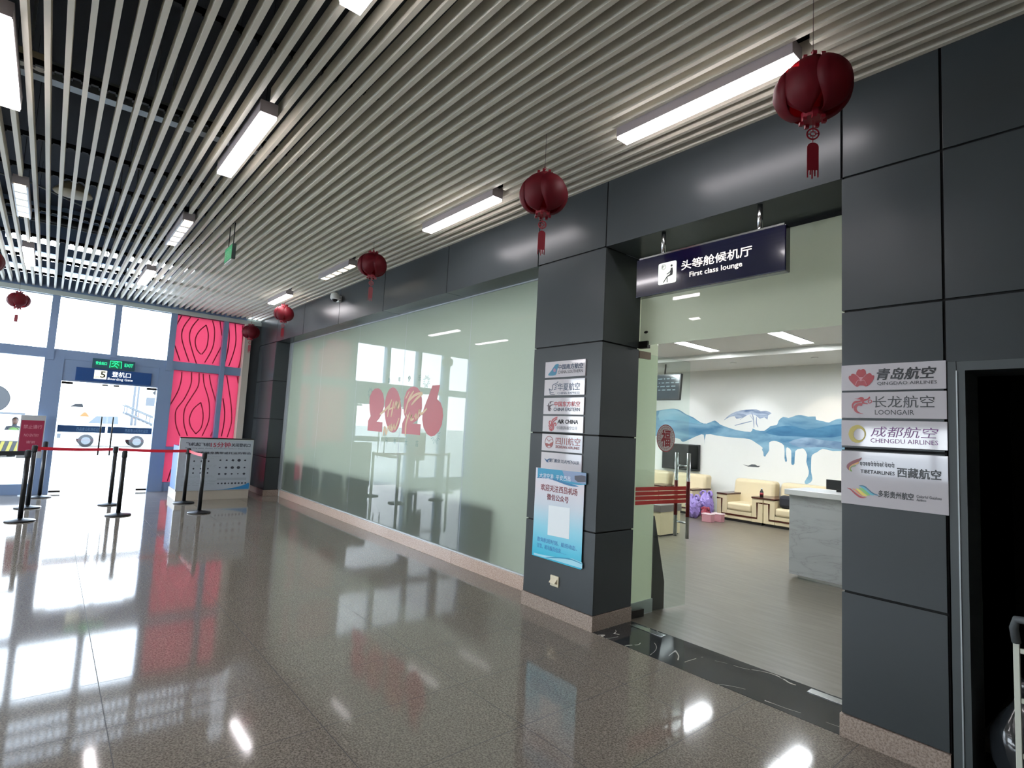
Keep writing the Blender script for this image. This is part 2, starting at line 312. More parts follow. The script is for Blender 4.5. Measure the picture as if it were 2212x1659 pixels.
# outlines of drawn shapes: (along, up) in metres on their wall plane
TR = {
'flower':[[-1.141,1.985],[-1.138,1.993],[-1.129,1.995],[-1.126,2.003],[-1.116,2.005],[-1.104,2.0],[-1.1,2.016],[-1.089,2.029],[-1.079,2.026],[-1.066,2.03],[-1.055,2.019],[-1.051,1.999],[-1.037,2.006],[-1.028,2.001],[-1.024,1.993],[-1.014,1.99],[-1.014,1.977],[-1.02,1.962],[-1.035,1.941],[-1.052,1.93],[-1.063,1.934],[-1.076,1.936],[-1.087,1.935],[-1.097,1.929],[-1.11,1.937],[-1.129,1.959],[-1.138,1.973]],
'flower_tri':[[-1.092,1.985],[-1.065,1.984],[-1.079,1.962]],
'flower_l1':[[-1.105,1.939],[-1.1,1.957],[-1.089,1.968],[-1.079,1.962],[-1.066,1.967],[-1.055,1.955],[-1.05,1.937]],
'flower_l2':[[-1.104,2.0],[-1.089,1.985]],
'flower_l3':[[-1.051,1.999],[-1.065,1.984]],
'dragon_a':[[-1.074,1.837],[-1.09,1.837],[-1.105,1.83],[-1.115,1.816],[-1.115,1.801],[-1.108,1.788],[-1.092,1.778],[-1.066,1.776],[-1.082,1.781],[-1.096,1.793],[-1.1,1.807],[-1.096,1.818],[-1.087,1.822],[-1.077,1.819],[-1.072,1.827]],
'dragon_b':[[-1.123,1.807],[-1.125,1.825],[-1.119,1.84],[-1.108,1.849],[-1.095,1.85],[-1.081,1.852],[-1.086,1.857],[-1.103,1.857],[-1.09,1.861],[-1.113,1.86],[-1.095,1.864],[-1.082,1.87],[-1.069,1.869],[-1.064,1.862],[-1.073,1.846],[-1.09,1.84],[-1.108,1.836],[-1.117,1.824],[-1.119,1.809]],
'dragon_c':[[-1.072,1.846],[-1.064,1.858],[-1.048,1.861],[-1.038,1.872],[-1.034,1.869],[-1.038,1.86],[-1.051,1.851],[-1.063,1.847],[-1.062,1.84],[-1.048,1.836],[-1.046,1.83],[-1.069,1.833],[-1.074,1.838]],
'dragon_d':[[-1.044,1.845],[-1.04,1.851],[-1.031,1.853],[-1.025,1.844],[-1.033,1.837],[-1.04,1.838],[-1.044,1.845]],
'ring_o':[[-1.055,1.664],[-1.056,1.653],[-1.059,1.642],[-1.065,1.633],[-1.071,1.625],[-1.079,1.618],[-1.088,1.614],[-1.098,1.613],[-1.108,1.613],[-1.117,1.617],[-1.125,1.622],[-1.132,1.63],[-1.137,1.639],[-1.14,1.65],[-1.142,1.661],[-1.14,1.672],[-1.137,1.683],[-1.132,1.693],[-1.125,1.701],[-1.117,1.707],[-1.107,1.711],[-1.098,1.713],[-1.088,1.712],[-1.079,1.708],[-1.071,1.702],[-1.064,1.695],[-1.059,1.685],[-1.056,1.675]],
'ring_i':[[-1.062,1.661],[-1.062,1.654],[-1.064,1.647],[-1.068,1.64],[-1.072,1.635],[-1.077,1.631],[-1.083,1.628],[-1.089,1.627],[-1.095,1.628],[-1.101,1.63],[-1.106,1.633],[-1.11,1.639],[-1.114,1.645],[-1.116,1.652],[-1.116,1.659],[-1.116,1.666],[-1.114,1.673],[-1.11,1.68],[-1.106,1.685],[-1.101,1.689],[-1.095,1.692],[-1.089,1.693],[-1.083,1.692],[-1.077,1.69],[-1.072,1.686],[-1.067,1.681],[-1.064,1.675],[-1.062,1.668]],
'tib_r':[[-1.076,1.532],[-1.08,1.519],[-1.091,1.507],[-1.109,1.498],[-1.129,1.485],[-1.139,1.47],[-1.139,1.456],[-1.148,1.464],[-1.152,1.475],[-1.147,1.489],[-1.132,1.503],[-1.109,1.517],[-1.09,1.524]],
'tib_o':[[-1.134,1.453],[-1.139,1.459],[-1.139,1.47],[-1.13,1.484],[-1.109,1.497],[-1.089,1.507],[-1.094,1.496],[-1.106,1.49],[-1.125,1.482],[-1.134,1.471]],
'tib_g':[[-1.123,1.451],[-1.133,1.452],[-1.135,1.468],[-1.123,1.481],[-1.104,1.487],[-1.109,1.48],[-1.123,1.476],[-1.131,1.464]],
'gz_r':[[-1.15,1.356],[-1.133,1.354],[-1.112,1.337],[-1.091,1.321],[-1.07,1.314],[-1.051,1.314],[-1.071,1.308],[-1.091,1.311],[-1.114,1.328],[-1.133,1.347]],
'gz_o':[[-1.125,1.356],[-1.109,1.351],[-1.091,1.337],[-1.076,1.323],[-1.055,1.317],[-1.073,1.318],[-1.096,1.33],[-1.114,1.347]],
'gz_y':[[-1.106,1.358],[-1.086,1.353],[-1.065,1.336],[-1.048,1.322],[-1.073,1.323],[-1.091,1.34]],
'gz_g':[[-1.091,1.363],[-1.073,1.361],[-1.055,1.347],[-1.037,1.33],[-1.05,1.327],[-1.07,1.344]],
'gz_c':[[-1.086,1.373],[-1.065,1.369],[-1.04,1.347],[-1.015,1.332],[-1.035,1.331],[-1.058,1.352]],
'gz_b':[[-1.092,1.373],[-1.078,1.378],[-1.06,1.375],[-1.04,1.357],[-1.02,1.342],[-0.993,1.332],[-1.012,1.332],[-1.035,1.345],[-1.055,1.363],[-1.073,1.373]],
'tail':[[-3.628,2.109],[-3.588,2.151],[-3.557,2.186],[-3.535,2.204],[-3.496,2.205],[-3.513,2.157],[-3.533,2.108]],
'tail_f':[[-3.528,2.151],[-3.53,2.141],[-3.539,2.135],[-3.55,2.136],[-3.559,2.142],[-3.563,2.153],[-3.561,2.163],[-3.552,2.169],[-3.541,2.168],[-3.532,2.161]],
'hx0':[[-3.495,2.047],[-3.514,2.031],[-3.556,2.019],[-3.564,2.003],[-3.565,1.978],[-3.583,1.971],[-3.608,1.984]],
'hx1':[[-3.608,1.984],[-3.597,1.96],[-3.575,1.946],[-3.546,1.946]],
'hx2':[[-3.598,1.95],[-3.583,1.933],[-3.531,1.929]],
'hx3':[[-3.498,2.022],[-3.532,2.009]],
'hx4':[[-3.503,2.002],[-3.533,1.989]],
'hx5':[[-3.509,1.98],[-3.543,1.974]],
'ce0':[[-3.641,1.828],[-3.615,1.832],[-3.606,1.855],[-3.595,1.832],[-3.591,1.807],[-3.576,1.78],[-3.607,1.784],[-3.614,1.823]],
'ce1':[[-3.524,1.838],[-3.562,1.83],[-3.579,1.817],[-3.576,1.805],[-3.56,1.797],[-3.579,1.796],[-3.598,1.807],[-3.597,1.823],[-3.572,1.837]],
'ce2':[[-3.534,1.868],[-3.571,1.859],[-3.586,1.84],[-3.592,1.863],[-3.569,1.868]],
'ac0':[[-3.485,1.725],[-3.531,1.707],[-3.553,1.685],[-3.555,1.653],[-3.564,1.628],[-3.584,1.617]],
'ac1':[[-3.487,1.71],[-3.518,1.694],[-3.539,1.675],[-3.542,1.643],[-3.548,1.618],[-3.578,1.606]],
'ac2':[[-3.521,1.668],[-3.528,1.654],[-3.526,1.629],[-3.535,1.61],[-3.562,1.599]],
'ac3':[[-3.527,1.664],[-3.507,1.672],[-3.497,1.658],[-3.505,1.648]],
'ac4':[[-3.568,1.689],[-3.583,1.683],[-3.586,1.667],[-3.573,1.656],[-3.567,1.642]],
'ac5':[[-3.588,1.652],[-3.579,1.628]],
'sc_o':[[-3.524,1.499],[-3.525,1.488],[-3.528,1.477],[-3.533,1.467],[-3.541,1.458],[-3.55,1.451],[-3.561,1.447],[-3.572,1.445],[-3.584,1.445],[-3.595,1.449],[-3.605,1.454],[-3.614,1.462],[-3.621,1.472],[-3.626,1.483],[-3.628,1.494],[-3.627,1.506],[-3.624,1.517],[-3.618,1.528],[-3.611,1.536],[-3.601,1.543],[-3.59,1.547],[-3.579,1.549],[-3.567,1.548],[-3.556,1.545],[-3.546,1.539],[-3.538,1.531],[-3.531,1.522],[-3.526,1.511]],
'sc_1':[[-3.608,1.527],[-3.579,1.504],[-3.562,1.517],[-3.537,1.52]],
'sc_2':[[-3.622,1.487],[-3.598,1.485],[-3.574,1.477],[-3.555,1.491],[-3.529,1.499],[-3.531,1.474],[-3.553,1.454],[-3.569,1.465],[-3.589,1.461],[-3.598,1.45],[-3.614,1.463]],
'xm':[[-3.628,1.348],[-3.596,1.336],[-3.576,1.345],[-3.547,1.352],[-3.569,1.336],[-3.579,1.324],[-3.563,1.316],[-3.594,1.316],[-3.611,1.332]],
'po_b':[[-3.703,1.255],[-3.109,1.261],[-3.106,1.164],[-3.189,1.152],[-3.271,1.152],[-3.374,1.162],[-3.472,1.176],[-3.602,1.181],[-3.7,1.17]],
'po_p':[[-3.39,1.258],[-3.11,1.259],[-3.109,1.17],[-3.19,1.167],[-3.272,1.173],[-3.347,1.189]],
'po_s1':[[-3.7,1.17],[-3.602,1.181],[-3.472,1.176],[-3.374,1.162],[-3.271,1.152],[-3.189,1.142],[-3.233,1.134],[-3.326,1.137],[-3.441,1.155],[-3.571,1.17],[-3.7,1.163]],
'po_w1':[[-3.704,0.49],[-3.576,0.495],[-3.381,0.511],[-3.235,0.535],[-3.115,0.525],[-3.113,0.478],[-3.286,0.479],[-3.475,0.478],[-3.702,0.473]],
'po_w2':[[-3.564,0.473],[-3.448,0.504],[-3.308,0.526],[-3.235,0.531],[-3.116,0.518],[-3.116,0.512],[-3.234,0.522],[-3.381,0.506]],
'po_q':[[-3.54,0.938],[-3.279,0.947],[-3.276,0.687],[-3.538,0.679]],
'po_build':[[-3.239,1.226],[-3.158,1.237],[-3.113,1.234],[-3.112,1.186],[-3.2,1.177],[-3.237,1.196]],
'wave':[[-9.632,2.114],[-9.032,2.265],[-8.462,2.268],[-8.124,2.298],[-7.927,2.328],[-7.696,2.344],[-7.518,2.296],[-7.368,2.209],[-7.172,2.136],[-6.98,2.022],[-6.818,1.994],[-6.616,2.071],[-6.481,1.981],[-6.262,1.911],[-6.05,1.861],[-5.763,1.837],[-5.724,1.91],[-5.644,1.88],[-5.468,1.87],[-5.335,1.976],[-5.203,2.002],[-5.167,2.097],[-5.075,2.175],[-4.965,2.154],[-4.822,2.206],[-4.716,2.216],[-4.576,2.187],[-4.44,2.192],[-4.431,2.129],[-4.289,2.096],[-4.191,2.076],[-4.078,2.135],[-3.888,2.156],[-3.508,2.06],[-3.15,1.97],[-3.152,1.611],[-3.584,1.485],[-3.966,1.529],[-4.125,1.519],[-4.304,1.552],[-4.404,1.484],[-4.471,1.444],[-4.513,1.388],[-4.521,1.226],[-4.52,1.083],[-4.494,0.943],[-4.536,0.867],[-4.613,0.827],[-4.642,0.874],[-4.579,0.988],[-4.563,1.097],[-4.611,1.273],[-4.598,1.418],[-4.659,1.532],[-4.729,1.528],[-4.826,1.476],[-4.841,1.219],[-4.886,1.193],[-4.904,1.232],[-4.906,1.472],[-4.96,1.533],[-5.005,1.531],[-5.01,1.391],[-4.989,1.272],[-5.016,1.242],[-5.04,1.315],[-5.051,1.575],[-5.162,1.644],[-5.256,1.668],[-5.36,1.625],[-5.358,1.463],[-5.42,1.364],[-5.442,1.321],[-5.477,1.341],[-5.482,1.408],[-5.512,1.464],[-5.502,1.512],[-5.641,1.602],[-5.801,1.682],[-6.047,1.691],[-6.366,1.708],[-6.586,1.73],[-6.835,1.741],[-6.861,1.499],[-6.885,1.729],[-7.02,1.713],[-7.207,1.631],[-7.398,1.547],[-7.472,1.554],[-7.523,1.606],[-7.725,1.631],[-8.102,1.66],[-8.718,1.612],[-9.612,1.673]],
'wave_hi':[[-8.123,2.282],[-7.695,2.328],[-7.417,2.209],[-7.171,2.104],[-6.933,1.98],[-7.169,1.996],[-7.536,2.054],[-7.919,2.069],[-8.115,2.043]],
'wave_dk':[[-5.448,1.842],[-5.165,1.965],[-4.892,1.991],[-4.627,1.925],[-4.372,1.968],[-3.966,2.05],[-3.966,1.823],[-4.371,1.772],[-4.801,1.781],[-5.164,1.776]],
'wave_gr':[[-4.961,1.654],[-4.626,1.761],[-4.288,1.722],[-3.966,1.702],[-3.966,1.555],[-4.288,1.589],[-4.539,1.566],[-4.747,1.563]],
'canopy':[[-6.391,2.079],[-6.268,2.199],[-6.099,2.282],[-5.892,2.321],[-5.65,2.328],[-5.551,2.293],[-5.434,2.299],[-5.315,2.248],[-5.385,2.209],[-5.403,2.112],[-5.471,2.16],[-5.569,2.129],[-5.669,2.206],[-5.809,2.22],[-5.931,2.153],[-6.097,2.121],[-6.14,2.177],[-6.267,2.149]],
'trunk0':[[-5.749,2.254],[-5.707,2.127],[-5.695,1.931]],
'trunk1':[[-5.638,2.167],[-5.64,2.03],[-5.602,1.943]],
'trunk2':[[-6.136,1.967],[-5.929,2.024],[-5.727,2.077]],
'trunk3':[[-6.013,2.102],[-5.87,2.194]],
'trunk4':[[-5.789,2.205],[-5.717,2.107]],
'boat':[[-5.935,1.118],[-5.813,1.1],[-5.733,1.134],[-5.654,1.136],[-5.605,1.111],[-5.536,1.118],[-5.585,1.084],[-5.813,1.079]],
'n2a':[[-7.929,1.901],[-7.928,2.003],[-7.863,2.08],[-7.775,2.121],[-7.666,2.124],[-7.571,2.096],[-7.492,2.034],[-7.441,1.935],[-7.442,1.838],[-7.491,1.741],[-7.561,1.665],[-7.644,1.618],[-7.447,1.613],[-7.441,1.469],[-7.927,1.472],[-7.927,1.628],[-7.852,1.699],[-7.9,1.784]],
'n0':[[-6.909,1.795],[-6.904,1.733],[-6.909,1.673],[-6.924,1.617],[-6.946,1.568],[-6.977,1.527],[-7.014,1.496],[-7.057,1.476],[-7.104,1.469],[-7.154,1.473],[-7.203,1.49],[-7.251,1.519],[-7.296,1.559],[-7.336,1.608],[-7.369,1.665],[-7.393,1.728],[-7.408,1.793],[-7.413,1.859],[-7.408,1.922],[-7.393,1.981],[-7.368,2.031],[-7.335,2.073],[-7.295,2.103],[-7.25,2.12],[-7.201,2.125],[-7.151,2.118],[-7.102,2.098],[-7.055,2.066],[-7.012,2.025],[-6.975,1.975],[-6.944,1.919],[-6.922,1.858]],
'n2b':[[-6.849,1.859],[-6.843,1.972],[-6.785,2.063],[-6.694,2.11],[-6.6,2.122],[-6.503,2.101],[-6.416,2.041],[-6.366,1.952],[-6.349,1.824],[-6.375,1.723],[-6.458,1.655],[-6.566,1.615],[-6.354,1.609],[-6.355,1.463],[-6.851,1.465],[-6.85,1.612],[-6.784,1.698],[-6.83,1.753]],
'n6':[[-6.122,2.12],[-5.942,2.121],[-5.992,1.941],[-5.904,1.895],[-5.848,1.818],[-5.827,1.73],[-5.842,1.615],[-5.907,1.525],[-5.996,1.471],[-6.078,1.456],[-6.18,1.483],[-6.278,1.565],[-6.323,1.671],[-6.323,1.771],[-6.277,1.858],[-6.204,1.977]],
'hny0':[[-7.546,1.729],[-7.402,1.786],[-7.258,1.867],[-7.209,1.948]],
'hny1':[[-7.227,1.919],[-7.279,1.801],[-7.301,1.691]],
'hny2':[[-7.143,1.918],[-7.164,1.802],[-7.193,1.692]],
'hny3':[[-7.293,1.794],[-7.132,1.838]],
'hny4':[[-7.113,1.816],[-7.068,1.917],[-7.031,1.816],[-7.009,1.917],[-6.986,1.809]],
'hny5':[[-6.953,1.931],[-6.975,1.831]],
'hny6':[[-6.799,1.957],[-6.714,2.054]],
'hny7':[[-6.798,1.747],[-6.713,1.942],[-6.591,2.059]],
'hny8':[[-6.735,1.901],[-6.569,1.996],[-6.363,2.033]],
'hny9':[[-6.633,1.865],[-6.497,1.954],[-6.354,2.016]],
'hny10':[[-7.392,1.408],[-7.366,1.549],[-7.302,1.441],[-7.273,1.559]],
'hny11':[[-7.255,1.538],[-7.19,1.569],[-7.219,1.502],[-7.145,1.519]],
'hny12':[[-7.157,1.598],[-7.142,1.498],[-7.08,1.586],[-7.048,1.522],[-6.953,1.681]],
'hny13':[[-6.754,1.733],[-6.697,1.678]],
'hny14':[[-6.655,1.769],[-6.743,1.608],[-6.738,1.434]],
'hny15':[[-6.649,1.679],[-6.601,1.728],[-6.619,1.659],[-6.541,1.68]],
'hny16':[[-6.53,1.701],[-6.488,1.736],[-6.486,1.668]],
'hny17':[[-6.435,1.682],[-6.411,1.797],[-6.359,1.744],[-6.222,1.818]],
'cv0':[[-1.383,3.636],[-1.487,3.42],[-1.514,3.238],[-1.467,3.031],[-1.308,2.633]],
'cv1':[[-1.232,3.626],[-1.347,3.408],[-1.366,3.189],[-1.286,2.913],[-1.175,2.631]],
'cv2':[[-1.079,3.515],[-1.201,3.359],[-1.255,3.17],[-1.214,2.977],[-1.125,2.872]],
'cv3':[[-1.079,3.515],[-1.02,3.314],[-1.028,3.039],[-1.109,2.874]],
'cv4':[[-0.968,3.635],[-0.906,3.406],[-0.914,3.037],[-1.058,2.654]],
'cv5':[[-0.82,3.642],[-0.757,3.337]],
'cv6':[[-0.754,3.078],[-0.911,2.635]],
'cv7':[[-1.552,3.633],[-1.619,3.443]],
'cv8':[[-1.616,2.992],[-1.478,2.639]],
'cv9':[[-0.651,3.624],[-0.609,3.341],[-0.61,3.06],[-0.64,2.778]],
'cv10':[[-0.516,3.638],[-0.467,3.268],[-0.493,2.983],[-0.573,2.637]],
'cv11':[[-0.36,3.626],[-0.322,3.195],[-0.341,2.815],[-0.369,2.642]],
'cv12':[[-1.441,2.485],[-1.437,2.273],[-1.482,2.023],[-1.599,1.735]],
'cv13':[[-1.262,2.469],[-1.253,2.203],[-1.349,1.894],[-1.466,1.675],[-1.471,1.483],[-1.433,1.311],[-1.355,1.123]],
'cv14':[[-1.12,2.466],[-1.112,2.198],[-1.228,1.921],[-1.316,1.702],[-1.32,1.491],[-1.289,1.318],[-1.218,1.128]],
'cv15':[[-1.033,1.846],[-1.161,1.695],[-1.213,1.497],[-1.174,1.323],[-1.067,1.177]],
'cv16':[[-1.033,1.846],[-0.976,1.653],[-0.96,1.475],[-0.984,1.296],[-1.067,1.177]],
'cv17':[[-1.046,2.493],[-1.005,2.244],[-0.898,1.947],[-0.852,1.697],[-0.853,1.445],[-0.946,1.137]],
'cv18':[[-0.93,2.487],[-0.877,2.256],[-0.768,1.939],[-0.717,1.742]],
'cv19':[[-0.703,1.398],[-0.785,1.134]],
'cv20':[[-0.583,2.469],[-0.515,2.18],[-0.446,1.871],[-0.405,1.597],[-0.404,1.394],[-0.456,1.127]],
'cv21':[[-0.371,2.473],[-0.309,2.161],[-0.269,1.605],[-0.279,1.132]],
'cv22':[[-0.614,1.969],[-0.555,1.68],[-0.547,1.406],[-0.573,1.141]],
'cv23':[[-0.277,2.483],[-0.237,2.318]],
'cv24':[[-0.302,2.18],[-0.211,1.832]],
'cv25':[[-1.592,1.339],[-1.489,1.101],[-1.425,0.896],[-1.391,0.689]],
'cv26':[[-1.45,0.431],[-1.495,0.193]],
}
def settle(root):        # put a thing's origin at its own base; its meshes were built in world coordinates
    objs = []
    def walk(o):
        objs.append(o)
        for c in o.children: walk(c)
    walk(root)
    pts = [v.co for o in objs if o.type == 'MESH' for v in o.data.vertices]
    lo = [min(p[i] for p in pts) for i in range(3)]; hi = [max(p[i] for p in pts) for i in range(3)]
    b = Vector(((lo[0] + hi[0]) / 2, (lo[1] + hi[1]) / 2, lo[2]))
    for o in objs:
        if o.type == 'MESH': o.data.transform(Matrix.Translation(-b))
    root.location = b; return root

# ================================================================== SETTING
Z_C = 3.77                                   # underside of the slats
LX0, LX1 = -13.2, 3.5                        # hall from the gate wall to behind the camera
def holes_slab(bm, x0, x1, y0, y1, z0, z1): box(bm, x0, x1, y0, y1, z0, z1)
fl = struct(link('floor', boxes((LX0, LX1, -10, .0, -.12, 0), (-13.2, -3.85, 0, .5, -.12, 0), (-1.18, -.7, 0, .5, -.12, 0)), M_floor))
# lounge floor, pale wood-look vinyl
m = mat('lounge_floor', '#a39a8b', .3); nt = m.node_tree; b = nt.nodes['Principled BSDF']
t = N(nt, 'ShaderNodeTexCoord'); mp = N(nt, 'ShaderNodeMapping'); mp.inputs['Scale'].default_value = (1.2, 9, 1)
nn = N(nt, 'ShaderNodeTexNoise'); nn.inputs['Scale'].default_value = 2.2; nn.inputs['Detail'].default_value = 6
nt.links.new(t.outputs['Object'], mp.inputs[0]); nt.links.new(mp.outputs[0], nn.inputs['Vector'])
nt.links.new(ramp(nt, nn.outputs[0], [(.3, '#5c564b'), (.5, '#655f54'), (.7, '#6f695e')]), b.inputs['Base Color'])
struct(obox('floor', (-12, 2, .5, 8.4, -.12, .0), m))
# black marble threshold under the lounge doors, white veins
m = mat('black_marble', '#26282b', .08); nt = m.node_tree; b = nt.nodes['Principled BSDF']
t = N(nt, 'ShaderNodeTexCoord'); n0 = N(nt, 'ShaderNodeTexNoise'); n0.inputs['Scale'].default_value = 2.5; n0.inputs['Detail'].default_value = 5
n1 = N(nt, 'ShaderNodeTexNoise'); n1.inputs['Scale'].default_value = 1.0; n1.inputs['Detail'].default_value = 2.2; n1.inputs['Distortion'].default_value = 1.4
nt.links.new(t.outputs['Object'], n0.inputs['Vector']); nt.links.new(t.outputs['Object'], n1.inputs['Vector'])
v = math_n(nt, 'ABSOLUTE', math_n(nt, 'SUBTRACT', n1.outputs[0], .5))
vein = math_n(nt, 'MULTIPLY', math_n(nt, 'LESS_THAN', v, .0035), math_n(nt, 'GREATER_THAN', n0.outputs[0], .5))
nt.links.new(mix_col(nt, vein, ramp(nt, n0.outputs[0], [(.3, '#1f2124'), (.7, '#33363a')]), lin('#b9b6ae')), b.inputs['Base Color'])
th = struct(obox('trim_1', (-3.0, -1.18, 0.0, .5, -.12, .002), M_glass))
th.data.materials.clear(); th.data.materials.append(m)
for i, (x0, x1, y0, y1) in enumerate([(-2.93, -2.62, .40, .47), (-1.52, -1.19, .40, .47)]):
    o = obox('floor_spring_cover', (x0, x1, y0, y1, .0021, .006), M_steel, bevel=.001)
    settle(tag(o, ['steel floor spring cover in the black marble threshold, beside the left grey pillar',
                   'steel floor spring cover in the black marble threshold, by the right grey pillar'][i], 'cover plate'))

# ---- facade: dark core with cladding panels in front of it
GZ = [.126, .781, 1.577, 2.375, 3.19, 3.77]
g = .006
wf = struct(link('wall_front', boxes(
    (-13.2, -11.88, .012, .3, 0, 5.3), (-11.88, 3.5, .012, .3, 3.2, 5.3),
    (-3.83, -3.02, .012, .5, 0, 3.2), (-1.17, -.70, .012, .5, 0, 3.2), (-3.0, -1.17, .3, .5, 3.2, 5.3),
    (-.70, 3.5, .012, .3, 2.05, 3.2), (.35, 3.5, .012, .3, 0, 2.05)), M_core))
def panel(*d): return link('wall_panel', boxes(d), M_clad, wf, bevel=.0015)
fx = [-13.2, -11.87, -10.313, -8.67, -7.096, -5.466, -3.855, -3.005, -1.181, -.70, .9, 2.3, 3.5]
for i in range(len(fx) - 1):
    panel(fx[i] + g, fx[i + 1] - g, 0, .012, 3.19 + (g if not (1 <= i <= 5 or i == 7) else 0), 3.77 - .0)
for k in range(4):
    z0, z1 = GZ[k] + g, GZ[k + 1] - g
    if k == 0: z0 = GZ[0]
    panel(-12.75, -11.87, 0, .012, z0, z1); panel(-13.2, -12.75 - 2 * g, 0, .012, z0, z1)
    panel(-11.88, -11.86, 0.012, .3, z0, z1)
    panel(-3.845, -3.0, 0, .012, z0, z1)
    panel(-3.02, -3.0, .012, .5, z0, z1); panel(-3.855, -3.83, .012, .3, z0, z1)
    panel(-1.181, -.70 - g, 0, .012, z0, z1); panel(-1.181, -1.165, .012, .5, z0, z1)
for z0, z1 in ((2.047, 2.375 - g), (2.375 + g, 3.19 - g)):
    for x0, x1 in ((-.70 + g, .9 - g), (.9 + g, 2.3 - g), (2.3 + g, 3.5)): panel(x0, x1, 0, .012, z0, z1)
for k in range(3):
    panel(.37, 1.6, 0, .012, GZ[k], min(GZ[k + 1] - g, 2.04)); panel(1.6 + g, 3.5, 0, .012, GZ[k], min(GZ[k + 1] - g, 2.04))
for i in range(1, 6): panel(fx[i] + g * .6, fx[i + 1] - g * .6, 0.012, .3, 3.19, 3.2)      # soffit over the display glass
panel(-3.0, -1.181, 0.012, .5, 3.19, 3.2)
# granite plinth
struct(link('baseboard_pillar', boxes((-3.853, -2.99, -.01, .5, 0, .122)), M_plinth, bevel=.002))
struct(link('baseboard_right', boxes((-1.19, -.70, -.01, .5, 0, .122)), M_plinth, bevel=.002))
struct(link('baseboard_far', boxes((-13.2, -11.85, -.01, .3, 0, .122)), M_plinth, bevel=.002))
cb = struct(link('trim_2', bmesh.new(), None))
for i in range(-0, 5):
    x0 = -11.66 + i * 1.562
    link('kerb_stone', boxes((x0 + .001, x0 + 1.561, .262, .5, 0, .135)), M_curb, cb, bevel=.003)
# ---- display glazing (frosted green-white film), five panes
wd = struct(link('window_1', boxes((-11.68, -3.86, .285, .325, .135, .15), (-11.86, -3.84, .285, .33, 3.175, 3.19), (-11.86, -11.68, .28, .33, .135, 3.19)), M_alu))
gx = [-11.68, -10.02, -8.46, -6.915, -5.335, -3.84]
for i in range(5):
    link('joint_seal', boxes((gx[i] - .005, gx[i] + .005, .300, .312, .15, 3.178)), M_zinc, wd); frosted('pane', wd, gx[i] + .004, gx[i + 1] - .004, .3, .31, .15, 3.178)
# ---- door opening: frosted transom glass and side panes
tw = struct(link('window_2', boxes((-3.0, -1.18, .49, .53, 3.165, 3.19)), M_core))
frosted('pane', tw, -2.995, -1.185, .505, .515, 2.402, 3.168, 2, M_frost3)
frosted('pane', tw, -3.065, -3.055, .53, .87, .12, 2.9, 1, M_frost2)
link('channel', boxes((-3.075, -3.045, .53, .88, 0, .12)), M_alu, tw)
def fitting(i, d, label):
    o = obox('glass_clamp', d, M_steel_d, bevel=.004); settle(tag(o, label, 'door fitting'))
fitting(0, (-3.0, -2.90, .485, .53, 2.375, 2.44), 'dark patch fitting under the frosted transom glass at the left grey pillar')
fitting(1, (-1.26, -1.18, .485, .53, 2.39, 2.455), 'dark patch fitting on the frosted transom glass at the right grey pillar')
bm = bmesh.new(); ball(bm, (-2.93, .5, 2.52), .022, .006, .012)
settle(tag(link('glass_sensor', bm, M_steel_d, smooth=True), 'tiny oval dark button on the frosted transom glass above the left patch fitting', 'button'))
# ---- dark doorway on the right
dd = struct(link('door_1', boxes((-.69, -.655, -.004, .3, 0, 2.047), (-.65, -.62, .0, .3, 0, 2.0), (-.655, .35, 0, .3, 2.0, 2.047), (.33, .37, 0, .3, 0, 2.047)), mat('door_frame_grey', '#434a4c', .45)))
link('seal', boxes((-.656, -.650, -.006, .0, 0, 2.0)), M_zinc, dd)
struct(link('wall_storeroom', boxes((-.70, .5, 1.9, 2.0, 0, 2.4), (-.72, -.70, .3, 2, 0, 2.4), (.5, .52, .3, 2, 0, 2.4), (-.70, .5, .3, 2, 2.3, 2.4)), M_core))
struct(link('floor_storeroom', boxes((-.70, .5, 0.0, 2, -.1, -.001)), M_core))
# ---- hall shell behind the camera
struct(obox('wall_right', (3.5, 3.6, -10, .3, 0, 5.3), M_beige))
WX = [(-13, -10.6, .6, 3.5), (-10.4, -7.6, .6, 3.5), (-7.2, -4.8, .6, 3.5), (-4.2, -1.6, 1.0, 2.1)]
bw = bmesh.new(); px = LX0
for a, b_, z0, z1 in WX:
    box(bw, px, a, -10.12, -10, 0, 5.3); box(bw, a, b_, -10.12, -10, 0, z0); box(bw, a, b_, -10.12, -10, z1, 5.3); px = b_
box(bw, px, LX1, -10.12, -10, 0, 5.3)
struct(link('wall_opposite', bw, M_beige))
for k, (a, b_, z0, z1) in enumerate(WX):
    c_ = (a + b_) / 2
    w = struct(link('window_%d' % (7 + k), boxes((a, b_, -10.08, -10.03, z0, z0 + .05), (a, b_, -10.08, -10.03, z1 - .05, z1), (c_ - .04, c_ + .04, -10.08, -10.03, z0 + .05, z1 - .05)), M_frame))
    link('pane', boxes((a, b_, -10.06, -10.055, z0 + .05, z1 - .05)), M_winglass, w)
struct(obox('wall_gate_side', (-13.3, -13.2, -10, -5.55, 0, 5.3), M_beige))
